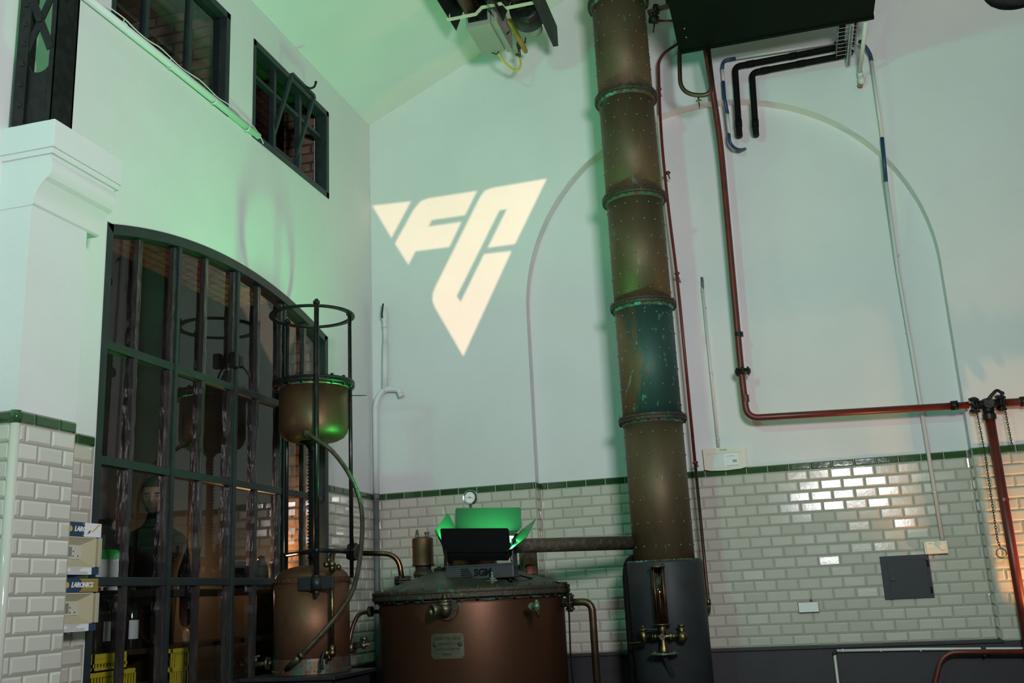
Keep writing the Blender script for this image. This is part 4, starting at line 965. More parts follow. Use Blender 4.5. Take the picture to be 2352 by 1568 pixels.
# dial thermometer
g0 = at(1080, 1142, 6.0)
dg = thing('dial_thermometer', (g0.x, 6.0, 1.43), 'round white-faced dial thermometer on a stem above the green lamp', 'gauge')
MB().lathe_closed(g0, (0, 1, 0), [(-.012, .038), (-.014, .043), (-.010, .0455), (.016, .0455), (.018, .0)], 40, False).build('bezel', M['chrome'], dg)
df = MB().cyl(g0-Vector((0, .009, 0)), g0-Vector((0, .004, 0)), .040, 40).build('dial_face', M['dial'], dg)
mb = MB()
for k in range(31):
    a = math.radians(215-k*250/30); L_ = .006 if k % 5 else .010
    p = g0+Vector((math.cos(a), 0, math.sin(a)))*.035-Vector((0, .0095, 0)); q = g0+Vector((math.cos(a), 0, math.sin(a)))*(.035-L_)-Vector((0, .0095, 0)); mb.cyl(p, q, .0005, 4)
mb.build('scale_marks', M['ink'], df)
mb = MB().prism([g0+Vector((-.024, -.0105, .002)), g0+Vector((.020, -.0105, -.003)), g0+Vector((.020, -.0105, -.005)), g0+Vector((-.024, -.0105, .001))], (0, -.001, 0)).cyl(g0-Vector((0, .009, 0)), g0-Vector((0, .012, 0)), .004, 10)
mb.build('needle', M['ink'], df)
MB().cyl(g0-Z*.045, Vector((g0.x, 6.01, 1.325)), .009, 8).build('stem', M['verd_brass'], dg)
# separate little copper cylinder on the lid's left
sx = at(971, 1255, 6.06)
sy = thing('condenser_cylinder', (sx.x, 6.06, 1.0), 'small upright copper cylinder with two nuts standing at the left of the lid', 'cylinder')
MB().lathe((sx.x, 6.06, 1.105), Z, [(0, .066), (.006, .071), (.012, .066), (.165, .066), (.172, .062), (.178, .04), (.180, 0)], 36).build('copper_shell', M['copper'], sy)
for dx in (-.028, .037):
    mb = MB().cyl((sx.x+dx, 6.04, 1.278), (sx.x+dx, 6.04, 1.300), .012, 6).cyl((sx.x+dx, 6.04, 1.300), (sx.x+dx, 6.04, 1.312), .016 if dx > 0 else .011, 6)
    if dx < 0: mb.ball((sx.x+dx, 6.04, 1.322), .010, 8)
    mb.build('top_nut', M['verd_brass'], sy)
MB().lathe((sx.x, 6.06, .975), Z, [(0, .05), (.02, .05), (.022, .028), (.07, .028), (.072, .062), (.09, .062), (.092, .05), (.13, .05)], 24).bolts((sx.x, 6.06, 1.055), Z, .05, 6, .007, .04).build('foot_fitting', M['flange'], sy)
# connecting pipe with flanges from the small boiler
cp = thing('transfer_pipe', at(860, 1275, 5.95), 'copper pipe arching from the small boiler across to the pot still lid', 'pipe')
q = at(925, 1330, 5.98)
MB().tube(bend([at(824, 1270, 5.92), at(915, 1271, 5.97), Vector((q.x, 5.98, .985))], .13, 12), .0165, 14).build('pipe_run', M['pipe_copper2'], cp)
MB().cyl((q.x, 5.98, 1.022), (q.x, 5.98, 1.034), .052, 20).cyl((q.x, 5.98, 1.006), (q.x, 5.98, 1.018), .052, 20).bolts((q.x, 5.98, 1.02), Z, .042, 6, .008, .058).cyl((q.x, 5.98, .95), (q.x, 5.98, 1.02), .026, 12).build('bolted_flange', M['flange'], cp)
f1 = at(815, 1267, 5.90); fd = (at(830, 1268, 5.9)-f1).normalized()
MB().cyl(f1-fd*.035, f1-fd*.018, .052, 22).cyl(f1-fd*.014, f1+fd*.002, .056, 22).cyl(f1+fd*.006, f1+fd*.024, .050, 22).bolts(f1-fd*.008, fd, .040, 6, .008, .07).build('check_flange', M['flange'], cp)
MB().cyl(f1+Z*.04-fd*.02, f1+Z*.075-fd*.02, .014, 6).cyl(f1+Z*.075-fd*.02, f1+Z*.105-fd*.02, .010, 8).cyl(f1-Z*.045-fd*.02, f1-Z*.07-fd*.02, .010, 8).build('cap_nut', M['verd_brass'], cp)

# ------------------------------------------------------------------ masonry stub behind the still
ms = thing('masonry_stub', (-2.0, 6.87, 0), 'mossy broken brick masonry stub standing behind the pot still', 'masonry')
mb = MB()
hts = [(-2.56, -2.43, .95), (-2.43, -2.32, 1.02), (-2.32, -2.14, 1.19), (-2.14, -1.80, 1.10), (-1.80, -1.745, 1.20), (-1.745, -1.70, 1.03)]
for a, b, h in hts: mb.box(((a+b)/2, 6.87, h/2), (b-a-.002, .30+random.uniform(-.02, .03), h), None, .012)
mb.build('mossy_core', M['moss'], ms)
for (a, b, z, dz) in ((-2.56, -2.46, .952, .075), (-2.42, -2.33, 1.022, .05), (-1.765, -1.715, 1.095, .055), (-1.742, -1.705, 1.032, .055), (-2.66, -2.57, .925, .045)):
    MB().box(((a+b)/2, 6.76, z+dz/2), (b-a, .13, dz), None, .006).build('brick', M['brick_red'], ms)

# ------------------------------------------------------------------ green stage lamp on the lid
A0 = Vector((-1.752, 5.655, .997))
lm = thing('stage_lamp', A0, 'black stage lamp panel with open barn doors glowing green, standing on the pot still lid', 'stage lamp')
th_ = math.radians(-2.0); ux = Vector((math.cos(th_), math.sin(th_), 0)); uy = Vector((-math.sin(th_), math.cos(th_), 0))
def LP(x, y, z): return A0+ux*x+uy*y+Z*z
hw = .206
RM = Matrix((ux, uy, Z)).transposed()
mb = MB()
mb.box(LP(0, .0, .041), (2*hw, .012, .075), RM, .005).box(LP(0, .06, .010), (2*hw, .13, .012), RM, .004)
for s_ in (-1, 1): mb.box(LP(s_*(hw-.006), .045, .115), (.008, .085, .21), RM, .003)
mb.box(LP(0, -.002, .080), (2*hw, .016, .010), RM, .002)
yk = mb.build('yoke', M['yoke'], lm)
mb = MB()
put_text(mb, 'SGM', .056, LP(.022, -.0070, .038), ux, -uy, bold=.0022, spacing=.95)
for k in range(5): mb.box(LP(-.090+.004*k, -.0065, .062-.011*k), (.050+.006*k, .0015, .0055), RM)
mb.build('lettering', M['foam'], yk)
mb = MB()
for s_ in (-1, 1): mb.cyl(LP(s_*(hw+.004), .05, .155), LP(s_*(hw-.03), .05, .155), .022, 16)
mb.build('tilt_knob', M['lamp_black'], lm)
for s_ in (-1, 1): MB().cyl(LP(s_*(hw-.03), .02, .004), LP(s_*(hw-.03), .02, -.022), .012, 10).build('rubber_foot', M['lamp_black'], lm)
# head: shallow box facing PANEL_N
nz = PANEL_N; nx = (ux-nz*ux.dot(nz)).normalized(); ny = nz.cross(nx)
HC = PANEL_POS
def HP(x, y, z): return HC+nx*x+ny*y+nz*z
HM = Matrix((nx, ny, nz)).transposed()
hb = MB()
HX, HY = .182, .120
hb.box(HP(0, 0, -.032), (2*HX, 2*HY, .046), HM, .010)
for a, b, c, d in ((-HX, -HX+.012, -HY, HY), (HX-.012, HX, -HY, HY), (-HX, HX, -HY, -HY+.012), (-HX, HX, HY-.012, HY)): hb.box(HP((a+b)/2, (c+d)/2, -.004), (abs(b-a), abs(d-c), .014), HM)
for k in range(9): hb.box(HP(-.14+k*.035, .01, -.062), (.006, 2*HY-.06, .018), HM)
head = hb.build('lamp_head', M['lamp_black'], lm)
MB().box(HP(0, 0, -.008), (.33, .205, .004), HM).build('led_panel', M['emit'], head)
def door(name, hinge, side, up, w0, w1, L, m):
    """trapezoid flap: hinge centre, direction along hinge, direction of the flap"""
    a, b = hinge-side*w0, hinge+side*w0; k = L*.22
    poly = [a, b, b+up*k+side*(w1-w0), b+up*(L-.008)+side*(w1-w0), b+up*L+side*(w1-w0-.008), a+up*L-side*(w1-w0-.008), a+up*(L-.008)-side*(w1-w0), a+up*k-side*(w1-w0)]
    n_ = side.cross(up).normalized()*.0022
    mb = MB().prism([p-n_/2 for p in poly], n_); return mb.build(name, m, lm)
def dirv(v): return Vector(v).normalized()
hf = HP(0, -HY-.004, .004); hbk = HP(0, HY+.004, .004)
door('barn_door', hf, nx, dirv((0.0, -.22, .97)), .172, .205, .135, M['lamp_black'])
door('barn_door', hbk, nx, dirv((-.0, .12, .99)), .178, .205, .150, M['lamp_door'])
for s_ in (-1, 1):
    hl = HP(s_*(HX+.004), 0, .004)
    door('barn_door', hl, ny, (nx*s_*.80+nz*.60).normalized() if s_ > 0 else (nx*s_*.34+nz*.94).normalized(), .10, .125, .15 if s_ > 0 else .14, M['lamp_door'])
# cables
cb = spline([LP(hw, .05, .17), LP(hw+.035, .05, .15), LP(hw+.06, .04, .08), LP(hw+.03, .03, .045), LP(hw-.01, .04, .07), LP(hw-.03, .05, .12), LP(hw+.02, .03, .17)], 8)
MB().tube(cb, .003, 6).build('safety_cable', M['black_iron'], lm)
cb = [LP(hw-.05, .10, .03), LP(hw+.03, .16, .0), Vector((-1.47, 6.05, .975)), Vector((-1.36, 6.02, .955)), Vector((-1.305, 5.94, .90)), Vector((-1.30, 5.90, .45)), Vector((-1.26, 5.9, .02))]
tag(MB().tube(spline(cb, 8), .005, 6).build('power_cable', M['cloth']), 'black power cable trailing down the right side of the pot still', 'cable')

# ------------------------------------------------------------------ small boiler with the guided counterweight vessel
BX, BYY, BR = -2.790, 5.62, .222
B0 = Vector((BX, BYY, 0)); BZ0, BZ1 = .522, 1.055
bo = thing('small_boiler', (BX, BYY, BZ0), 'small riveted copper boiler with a domed top standing on the dark riveted stand', 'boiler')
MB().lathe(B0, Z, [(BZ0, BR), (BZ1, BR)], 64).build('copper_shell', M['copper_base'], bo)
prof = [(BZ1, BR-.004)]+[(BZ1+.078*math.sin(PI/2*k/8), (BR-.006)*math.cos(PI/2*k/8*.93)) for k in range(9)]
MB().lathe(B0, Z, prof, 56).build('domed_top', M['copper'], bo)
mb = MB().lathe_closed(B0+Z*(BZ1-.004), Z, [(-.022, BR), (-.022, BR+.004), (.006, BR+.004), (.006, BR)], 56)
for k in range(36): a = 2*PI*k/36; mb.ball(B0+Vector((math.cos(a)*(BR+.004), math.sin(a)*(BR+.004), BZ1-.012)), .0055, 6)
mb.build('riveted_band', M['copper'], bo)
mb = MB().lathe_closed(B0+Z*(BZ0+.03), Z, [(-.03, BR), (-.03, BR+.003), (.04, BR+.0025), (.055, BR)], 56)
for k in range(36): a = 2*PI*k/36; mb.ball(B0+Vector((math.cos(a)*(BR+.003), math.sin(a)*(BR+.003), BZ0+.018)), .0055, 6)
mb.build('verdigris_skirt', M['copper_base'], bo)
# gauge tube on the boiler
gx = at(763, 1400, 5.41)
sg = thing('boiler_sight_glass', (gx.x, 5.41, .62), 'thin brass sight tube with cocks on the right front of the small boiler', 'sight glass')
zt_, zb_ = at(763, 1312, 5.41).z, at(763, 1482, 5.41).z
MB().cyl((gx.x, 5.41, zb_), (gx.x, 5.41, zt_), .011, 14).build('tube', M['brass'], sg)
for z, s_ in ((zt_, 1), (zb_, -1)):
    c = Vector((gx.x, 5.41, z+s_*.02))
    MB().cyl(c-Z*.022, c+Z*.022, .018, 6).ball(c+Z*.02*s_, .022, 12).cyl(c+Z*.018*s_, c+Vector((-.035, .06, .018*s_)), .012, 10).ball(c+Vector((-.035, 0, .02*s_)), .018, 10).cyl(c+Z*.02*s_, c+Vector((-.05, 0, .02*s_)), .010, 8).cyl(c+Vector((-.02, -.0, .03*s_)), c+Vector((-.02, 0, .06*s_)), .009, 6).build('gauge_cock', M['brass'], sg)
MB().tube(spline([Vector((gx.x-.04, 5.395, zb_-.03)), Vector((gx.x-.05, 5.38, zb_-.07)), Vector((gx.x-.045, 5.37, zb_-.105))], 5), .0085, 8).ball((gx.x-.045, 5.37, zb_-.115), .013, 8).build('cock_lever', M['black_iron'], sg)
# elbow rising from the dome
el = thing('elbow_pipe', at(770, 1270, 5.7), 'short brass-brown elbow rising from the boiler dome to the bolted check flange', 'pipe')
MB().tube(bend([at(762, 1322, 5.62), at(762, 1262, 5.68), f1-fd*.03], .07, 10), .018, 12).build('elbow', M['pipe_copper2'], el)
e_ = at(760, 1303, 5.60); MB().cyl(e_-Z*.03, e_+Z*.02, .026, 8).ball(e_, .030, 12).cyl(e_, e_+X*.055, .013, 8).ball(e_+X*.05, .018, 8).cyl(e_-Z*.05, e_-Z*.035, .034, 14).build('union_fitting', M['brass'], el)
# rods and ring: the guide frame
RZ = 2.680; RR = .250
gf = thing('guide_frame', (BX, BYY, 1.0), 'black guide frame, three tall rods and a flat ring, above the small boiler', 'frame')
MB().ring((BX, BYY, RZ), Z, RR-.018, RR+.018, .010, 72).build('top_ring', M['black_iron'], gf)
RA = [math.radians(a) for a in (-88, 22, 158)]
rp_ = [Vector((BX+.235*math.cos(a), BYY+.235*math.sin(a), 0)) for a in RA]
fx = at(727, 1335, BYY-.235); rp_[0].x = at(727, 1200, BYY-.235).x
for i, p in enumerate(rp_):
    zb0 = .985 if i == 0 else 1.03
    MB().cyl(p+Z*zb0, p+Z*(RZ+.004), .0155 if i == 0 else .0125, 14).build('guide_rod', M['rod_iron'], gf)
    MB().cyl(p+Z*(RZ+.005), p+Z*(RZ+.022), .021, 6).ball(p+Z*(RZ+.024), .014, 8).build('rod_nut', M['black_iron'], gf)
    if i: MB().cyl(p+Z*1.01, p+Z*1.05, .022, 6).build('foot_nut', M['verd_brass'], gf)
p = rp_[0]
mb = MB().cyl(p+Z*.985, p+Z*1.055, .031, 16).cyl(p+Z*.955, p+Z*.985, .015, 6).ball(p+Z*.952, .012, 8).cyl(p+Z*1.055, p+Z*1.066, .024, 12)
mb.box((p.x-.065, BYY-BR-.004, 1.02), (.11, .018, .075), None, .006).box((p.x+.06, BYY-BR-.004, 1.022), (.09, .018, .070), None, .006)
mb.build('rod_bracket', M['stand'], gf)
ZX = 1.205
mb = MB()
for a, b in ((0, 1), (0, 2)): mb.cyl(rp_[a]+Z*ZX, rp_[b]+Z*(ZX+.0), .013, 12)
for q_ in rp_: mb.ball(q_+Z*ZX, .020, 10)
mb.build('cross_bar', M['rod_iron'], gf)
# toothed rack
rk = thing('lifting_rack', (BX, BYY-.03, 1.12), 'black toothed rack standing under the raised copper vessel', 'rack')
rx = at(716, 1150, BYY-.02).x
mb = MB().bx(rx-.012, rx+.018, BYY-.035, BYY-.005, 1.13, 1.872)
mb.build('rack_bar', M['black_iron'], rk)
mb = MB()
for k in range(34): mb.prism([(rx-.012, BYY-.033, 1.17+k*.0205), (rx-.022, BYY-.033, 1.174+k*.0205), (rx-.022, BYY-.033, 1.180+k*.0205), (rx-.012, BYY-.033, 1.184+k*.0205)], (0, .026, 0))
mb.build('rack_teeth', M['black_iron'], rk)
mb = MB().lathe((rx, BYY-.02, 1.80), Z, [(0, .018), (.03, .022), (.055, .04), (.068, .075), (.074, .075)], 24); mb.build('rack_head', M['black_iron'], rk)
# raised vessel
VX = Vector((at(721, 950, BYY).x, BYY, 0)); VR = .213; VF = 2.232
ve = thing('expansion_vessel', (VX.x, VX.y, 1.87), 'round-bottomed copper vessel with a bolted dark flange raised inside the guide frame', 'vessel')
MB().lathe(VX, Z, [(1.872, .0), (1.874, .10), (1.882, .15), (1.90, .185), (1.93, .206), (1.965, VR), (VF-.02, VR)], 64).build('copper_bowl', M['copper'], ve)
mb = MB().lathe_closed(VX+Z*VF, Z, [(-.018, VR-.01), (-.018, .250), (-.012, .254), (-.002, .254), (.002, .250), (.012, .254), (.018, .25), (.018, VR-.01)], 64).bolts(VX+Z*(VF), Z, .235, 16, .010, .06, .15)
mb.cyl(VX+Z*(VF+.010), VX+Z*(VF+.016), .24, 48)
mb.build('bolted_flange', M['black_iron'], ve)
MB().torus(VX+Z*(VF-.024), Z, VR+.004, .007, 48, 6).build('solder_seam', M['solder'], ve)
a, b = at(812, 907, BYY-.05), at(842, 908, BYY-.05); MB().cyl(a-X*.03, b, .0028, 6).build('float_wire', M['black_iron'], ve)
c = VX+Vector((-.02, .05, VF+.02)); MB().cyl(c, c+Z*.05, .020, 8).ball(c+Vector((-.015, 0, .035)), .018, 8).build('top_cock', M['black_iron'], ve)
# ribbed hose
hs = thing('ribbed_hose', at(800, 1400, 5.38), 'ribbed bronze-coloured hose looping from the raised vessel down to the foot of the boiler', 'hose')
PH = [at(703, 992, BYY-.215), at(728, 1010, BYY-.25), at(764, 1037, BYY-.27), at(800, 1085, BYY-.24), at(824, 1140, BYY-.2), at(832, 1190, BYY-.18), at(830, 1250, BYY-.19), at(822, 1312, BYY-.22), at(806, 1365, BYY-.26), at(778, 1408, BYY-.29), at(745, 1448, BYY-.30), at(713, 1482, BYY-.30), at(688, 1508, BYY-.28)]
PH = resample(spline(PH, 12), .0052)
MB().tube(PH, .0145, 10, ridge=.16).build('hose_run', M['hose'], hs)
MB().tube([PH[-1], at(672, 1524, BYY-.26), at(660, 1536, BYY-.22)], .0175, 12).cyl(PH[-1], PH[-1]+(PH[-6]-PH[-1]).normalized()*.03, .02, 10).build('end_fitting', M['brass_dark'], hs)
MB().cyl(PH[0]+Vector((0, .03, 0)), PH[4], .020, 10).build('top_fitting', M['brass_dark'], hs)
# bib tap at the left foot of the boiler
bt_ = thing('bib_tap', at(610, 1520, BYY-.1), 'old bronze bib tap on the lower left side of the small boiler', 'tap')
b0 = at(632, 1521, BYY-.06); b1_ = at(585, 1527, BYY-.10)
MB().tube([b0, at(606, 1524, BYY-.08), b1_], .014, 12).cyl(at(612, 1523, BYY-.08)-X*.0, at(618, 1523, BYY-.08), .036, 18).tube(bend([b1_+X*.01, at(577, 1527, BYY-.1), at(572, 1550, BYY-.1)], .02, 6), .011, 10).build('tap_body', M['brass_dark'], bt_)
MB().cyl(at(588, 1524, BYY-.1), at(588, 1508, BYY-.1), .009, 8).cyl(at(581, 1508, BYY-.1), at(597, 1506, BYY-.1), .006, 8).build('tap_handle', M['brass_dark'], bt_)
# small pipe and valve between the vessels
bp = thing('balance_pipe', at(812, 1470, 5.75), 'thin copper pipe with a wheel valve between the small boiler and the pot still', 'pipe')
MB().tube(bend([at(797, 1515, 5.72), at(806, 1450, 5.75), at(822, 1408, 5.8), at(850, 1404, 5.9), at(880, 1404, 6.0)], [.05, .07, .05], 8), .0125, 10).build('pipe_run', M['pipe_copper'], bp)
c = at(851, 1404, 5.9); MB().cyl(c-X*.012, c+X*.012, .032, 14).build('pipe_union', M['flange'], bp)
c = at(808, 1487, 5.74); d = at(850, 1478, 5.74)
MB().cyl(c-X*.02, c+X*.018, .034, 8).cyl(c, d, .012, 10).ball(at(835, 1482, 5.74), .02, 10).cyl(at(836, 1470, 5.74), at(836, 1490, 5.74), .011, 8).cyl(at(829, 1467, 5.74), at(842, 1466, 5.74), .012, 8).tube(spline([d, at(853, 1474, 5.72), at(846, 1484, 5.70)], 4), .006, 6).build('wheel_valve', M['brass_dark'], bp)

# riveted stand
st = thing('riveted_stand', (BX, BYY, 0), 'dark riveted steel stand carrying the small copper boiler', 'stand')
MB().bx(BX-.335 if BX-.335 > LX+.01 else LX+.012, BX+.30, BYY-.33, BYY+.25, .500, .520, .004).build('top_plate', M['stand'], st)
mb = MB().bx(LX+.05, BX+.27, BYY-.300, BYY-.286, .37, .50, .003).bx(BX+.256, BX+.27, BYY-.30, BYY+.22, .37, .50, .003)
for k in range(16):
    if k % 4 != 3: mb.ball((LX+.09+k*.035, BYY-.300, .472), .0085, 8, (1, .6, 1))
mb.build('riveted_apron', M['stand'], st)
for x, y in ((LX+.08, BYY-.27), (BX+.24, BYY-.27), (LX+.08, BYY+.19), (BX+.24, BYY+.19)): MB().bx(x-.025, x+.025, y-.025, y+.025, 0, .50, .004).build('leg', M['stand'], st)

# ------------------------------------------------------------------ sight glass on the drum
gy = CY-DR-.075
u0, u1 = at(1508, 1303, gy), at(1522, 1432, gy); gxc = (u0.x+u1.x)/2
sgz0, sgz1 = u1.z, u0.z
sgl = thing('column_sight_glass', (gxc, gy, sgz0-.2), 'amber glass sight tube with brass cocks on the front of the grey drum', 'sight glass')
MB().cyl((gxc, gy, sgz0), (gxc, gy, sgz1), .040, 28).build('glass_tube', M['amber'], sgl)
MB().cyl((gxc, gy, sgz0), (gxc, gy, sgz1-.05), .012, 12).build('inner_tube', M['brass'], sgl)
mb = MB()
for a in (.4, 2.5, 4.2, 5.6): mb.cyl((gxc+.041*math.cos(a), gy+.041*math.sin(a), sgz0-.01), (gxc+.041*math.cos(a), gy+.041*math.sin(a), sgz1+.025), .0035, 6)
mb.build('tie_rods', M['brass'], sgl)
MB().cyl((gxc, gy, sgz1), (gxc, gy, sgz1+.008), .051, 24).build('top_cap', M['brass'], sgl)
MB().cyl((gxc, gy, sgz0-.008), (gxc, gy, sgz0), .056, 24).build('bottom_cap', M['brass'], sgl)
zc_ = sgz0-.075; c = Vector((gxc, gy, zc_))
MB().lathe((gxc, gy, zc_-.095), Z, [(0, .028), (.01, .03), (.03, .024), (.05, .022), (.06, .020), (.12, .020), (.135, .028), (.15, .022), (.17, .025), (.18, .018)], 18).cyl(c-X*.105, c+X*.105, .014, 12).cyl(c, c-Vector((0, .03, 0)), .018, 12).ring(c-X*.045, X, .0, .021, .010, 14).ring(c-X*.06, X, .0, .018, .006, 14).ring(c+X*.05, X, .0, .025, .012, 14).ring(c+X*.068, X, .0, .019, .006, 14).build('cross_fitting', M['brass'], sgl)
MB().cyl(c-Vector((0, .0305, 0)), c-Vector((0, .028, 0)), .010, 12).build('bore', M['ink'], sgl)
a = c-X*.118; MB().cyl(a-Z*.035, a+Z*.045, .020, 16).cyl(a+Z*.04, a+Z*.048, .030, 16).cyl(a+Z*.048, a+Z*.07, .007, 8).build('left_cock', M['brass'], sgl)
MB().prism([a+Vector((0, -.02, .048)), a+Vector((.09, -.01, .040)), a+Vector((.09, .012, .040)), a+Vector((0, .02, .048))], (0, 0, .006)).build('cock_lever', M['black_iron'], sgl)
a = c+X*.118; MB().ball(a-Z*.005, .034, 14).cyl(a, a+Z*.06, .018, 10).cyl(a+Z*.055, a+Z*.066, .024, 6).build('right_cock', M['brass'], sgl)
MB().lathe((gxc, gy, zc_-.108), Z, [(0, .05), (.004, .088), (.010, .088), (.013, .05)], 32).bolts((gxc, gy, zc_-.100), Z, .07, 6, .006, .02).build('foot_flange', M['verd_brass'], sgl)
MB().prism([(gxc-.012, gy-.02, zc_-.11), (gxc+.016, gy-.02, zc_-.11), (gxc+.045, gy+.06, zc_-.24), (gxc+.02, gy+.06, zc_-.24)], (0, .012, 0)).build('support_bracket', M['drum_grey'], sgl)
MB().cyl(c-X*.118-Z*.03, Vector((at(1443, 1467, gy+.1).x, gy+.12, zc_-.045)), .008, 8).build('drain_lead', M['pipe_copper'], sgl)
# dark pipe hugging the drum's left side
dp = thing('drum_side_pipe', (CX-.30, 6.72, 0), 'dark pipe hugging the left side of the grey drum under the column', 'pipe')
P = bend([Vector((CX-.16, 6.80, 1.12)), Vector((at(1440, 1290, 6.72).x, 6.74, 1.09)), Vector((at(1440, 1320, 6.72).x-.01, 6.72, 1.0)), Vector((at(1440, 1320, 6.72).x-.012, 6.72, .02))], [.07, .05], 8)
MB().tube(P, .0205, 12).build('pipe_run', M['foam'], dp)

# ------------------------------------------------------------------ radiant gas heater under the sloping ceiling
hz = on(1, 6.75, 1108, 127).z
c1 = on(2, hz, 1072, 67); c2 = on(2, hz, 1126, 53); c3 = on(2, hz, 1158, 113); c4 = on(2, hz, 1108, 127)
hx0_, hx1_ = (c1.x+c4.x)/2, (c2.x+c3.x)/2; hy0_, hy1_ = (c1.y+c2.y)/2, 6.75
ht = thing('radiant_heater', (hx0_+.1, 6.4, hz), 'ceiling-hung gas radiant heater with tubes, grey control box and cream straps', 'heater')
MB().bx(hx0_, hx1_, hy0_, hy1_, hz, hz+.26, .003).bx(hx1_, hx1_+.045, hy0_+.02, hy1_+.06, hz+.02, hz+.24, .003).build('control_box', M['zinc_box'], ht)
MB().bx(hx0_+.02, hx1_-.02, hy0_-.012, hy0_, hz+.04, hz+.2).cyl((hx0_+.04, hy0_-.018, hz+.09), (hx0_+.04, hy0_-.012, hz+.09), .008, 8).cyl((hx1_-.04, hy0_-.018, hz+.09), (hx1_-.04, hy0_-.012, hz+.09), .008, 8).build('box_mount', M['black_iron'], ht)
tz = hz+.12
ta = at(1088, 28, hy0_-.03); MB().cyl((hx0_+.05, hy0_-.02, tz), (hx0_+.05, 3.6, tz), .052, 24).build('burner_tube', M['rust_tube'], ht)
xr = hx0_+.42
MB().cyl((xr, hy0_+.1, tz), (xr, 3.6, tz), .052, 24).build('return_tube', M['rust_tube'], ht)
mb = MB()
for xc_ in (hx0_+.05, xr):
    pr = [(-.16, -.06), (-.10, .09), (.10, .09), (.16, -.06)]
    for (a, b), (c, d) in zip(pr, pr[1:]): mb.prism([(xc_+a, 3.6, tz+b), (xc_+c, 3.6, tz+d), (xc_+c, 3.6, tz+d+.004), (xc_+a, 3.6, tz+b+.004)], (0, hy0_+.1-3.6, 0))
mb.build('reflector', M['black_iron'], ht)
def strap(y):
    mb = MB(); P = [(hx0_-.12, tz-.075), (hx0_+.10, tz-.075), (hx0_+.15, tz-.03), (hx0_+.30, tz-.03), (hx0_+.33, tz-.075), (xr+.16, tz-.075)]
    for (a, b), (c, d) in zip(P, P[1:]): mb.prism([(a, y, b), (c, y, d), (c, y, d+.006), (a, y, b+.006)], (0, .035, 0))
    mb.cyl((hx0_-.10, y+.017, tz-.07), (hx0_-.10, y+.017, roof(hx0_-.10)+.01), .005, 6).cyl((xr+.14, y+.017, tz-.07), (xr+.14, y+.017, roof(xr+.14)+.01), .005, 6)
    mb.build('cream_strap', M['cream_strap'], ht)
for y in (hy0_-.10, 5.0, 4.0): strap(y)
fc = Vector((xr+.02, hy0_+.02, tz-.02))
MB().lathe(fc, (0, 1, 0), [(0, .09), (.01, .115), (.07, .12), (.16, .12), (.20, .09), (.21, .03)], 32).build('fan_housing', M['black_iron'], ht)
MB().lathe(fc+Vector((0, .21, 0)), (0, 1, 0), [(0, .062), (.12, .062), (.125, .05)], 24).build('motor', M['zinc_box'], ht)
MB().bx(xr+.12, xr+.16, hy0_-.3, hy1_+.12, tz-.09, tz+.08).build('side_plate', M['black_iron'], ht)
oy = hy1_+.02
og = [at(1186, 64, 6.72), at(1207, 118, 7.02)]
gpz = og[1].z
MB().cyl(Vector((og[1].x, 6.55, gpz)), og[1], .020, 14).ball(og[1], .020, 12, (1, .6, 1)).build('gas_pipe', M['orange'], ht)
vv_ = at(1192, 104, 6.98); MB().cyl(vv_+Z*.03, vv_-Z*.03, .016, 8).cyl(at(1190, 94, 6.98), at(1194, 132, 6.98), .011, 8).ball(vv_, .024, 10).ball(at(1187, 126, 6.98), .012, 8).cyl(vv_, at(1207, 97, 7.0), .006, 6).build('gas_cock', M['brass_dark'], ht)
MB().tube(spline([at(1141, 118, 6.8), at(1158, 142, 6.86), at(1180, 160, 6.95), at(1192, 158, 6.97), at(1196, 145, 6.98), at(1194, 130, 6.98)], 8), .0085, 10).build('yellow_hose', M['yellow_hose'], ht)
MB().tube(spline([at(1152, 58, 6.6), at(1154, 90, 6.7), at(1146, 92, 6.72), at(1138, 100, 6.72), at(1147, 112, 6.72), at(1155, 100, 6.7), at(1146, 118, 6.74), at(1140, 124, 6.74), at(1130, 121, 6.74)], 8), .0035, 6).build('black_lead', M['cloth'], ht)
MB().tube(spline([at(1154, 62, 6.6), at(1155, 74, 6.62), at(1162, 80, 6.64), at(1170, 72, 6.65)], 6), .005, 6).build('black_lead', M['cloth'], ht)
MB().cyl(at(1206, 98, 7.0), at(1207, 86, 7.0), .006, 8).build('red_lever', M['red_pipe'], ht)

# ------------------------------------------------------------------ pattern projector behind the camera (out of frame)
pd = (PROJ_T-PROJ).normalized(); px_ = pd.cross(Z).normalized(); pz_ = px_.cross(pd)
PD = .30
logo = [[(855, 472), (944, 462), (899, 546)],
 [(907, 559), (950, 481), (966, 462), (984, 455), (1096, 438), (1068, 494), (992, 505), (984, 520), (1060, 509), (1032, 567), (954, 577), (938, 608)],
 [(1256, 410), (1183, 560), (1120, 569), (1164, 480), (1147, 483), (1049, 680), (1058, 693), (1112, 583), (1175, 576), (1064, 818), (999, 706), (993, 690), (994, 673), (1000, 658), (1102, 453), (1114, 437), (1132, 431)]]
WP = [[at(x, y, BY-.001) for x, y in poly] for poly in logo]
def to_plate(P):
    d = P-PROJ; t = PD/d.dot(pd); q = PROJ+d*t-(PROJ+pd*PD); return (q.dot(px_), q.dot(pz_))
cu_ = bpy.data.curves.new('cut_plate', 'CURVE'); cu_.dimensions = '2D'; cu_.fill_mode = 'BOTH'
def spl(pp):
    s_ = cu_.splines.new('POLY'); s_.points.add(len(pp)-1); s_.use_cyclic_u = True
    for q_, (x, y) in zip(s_.points, pp): q_.co = (x*50, y*50, 0, 1)
h_ = .085; spl([(-h_, -h_), (h_, -h_), (h_, h_), (-h_, h_)])
for poly in WP: spl([to_plate(P) for P in poly])
tmp = bpy.data.objects.new('tmp', cu_); COL.objects.link(tmp); bpy.context.view_layer.update()
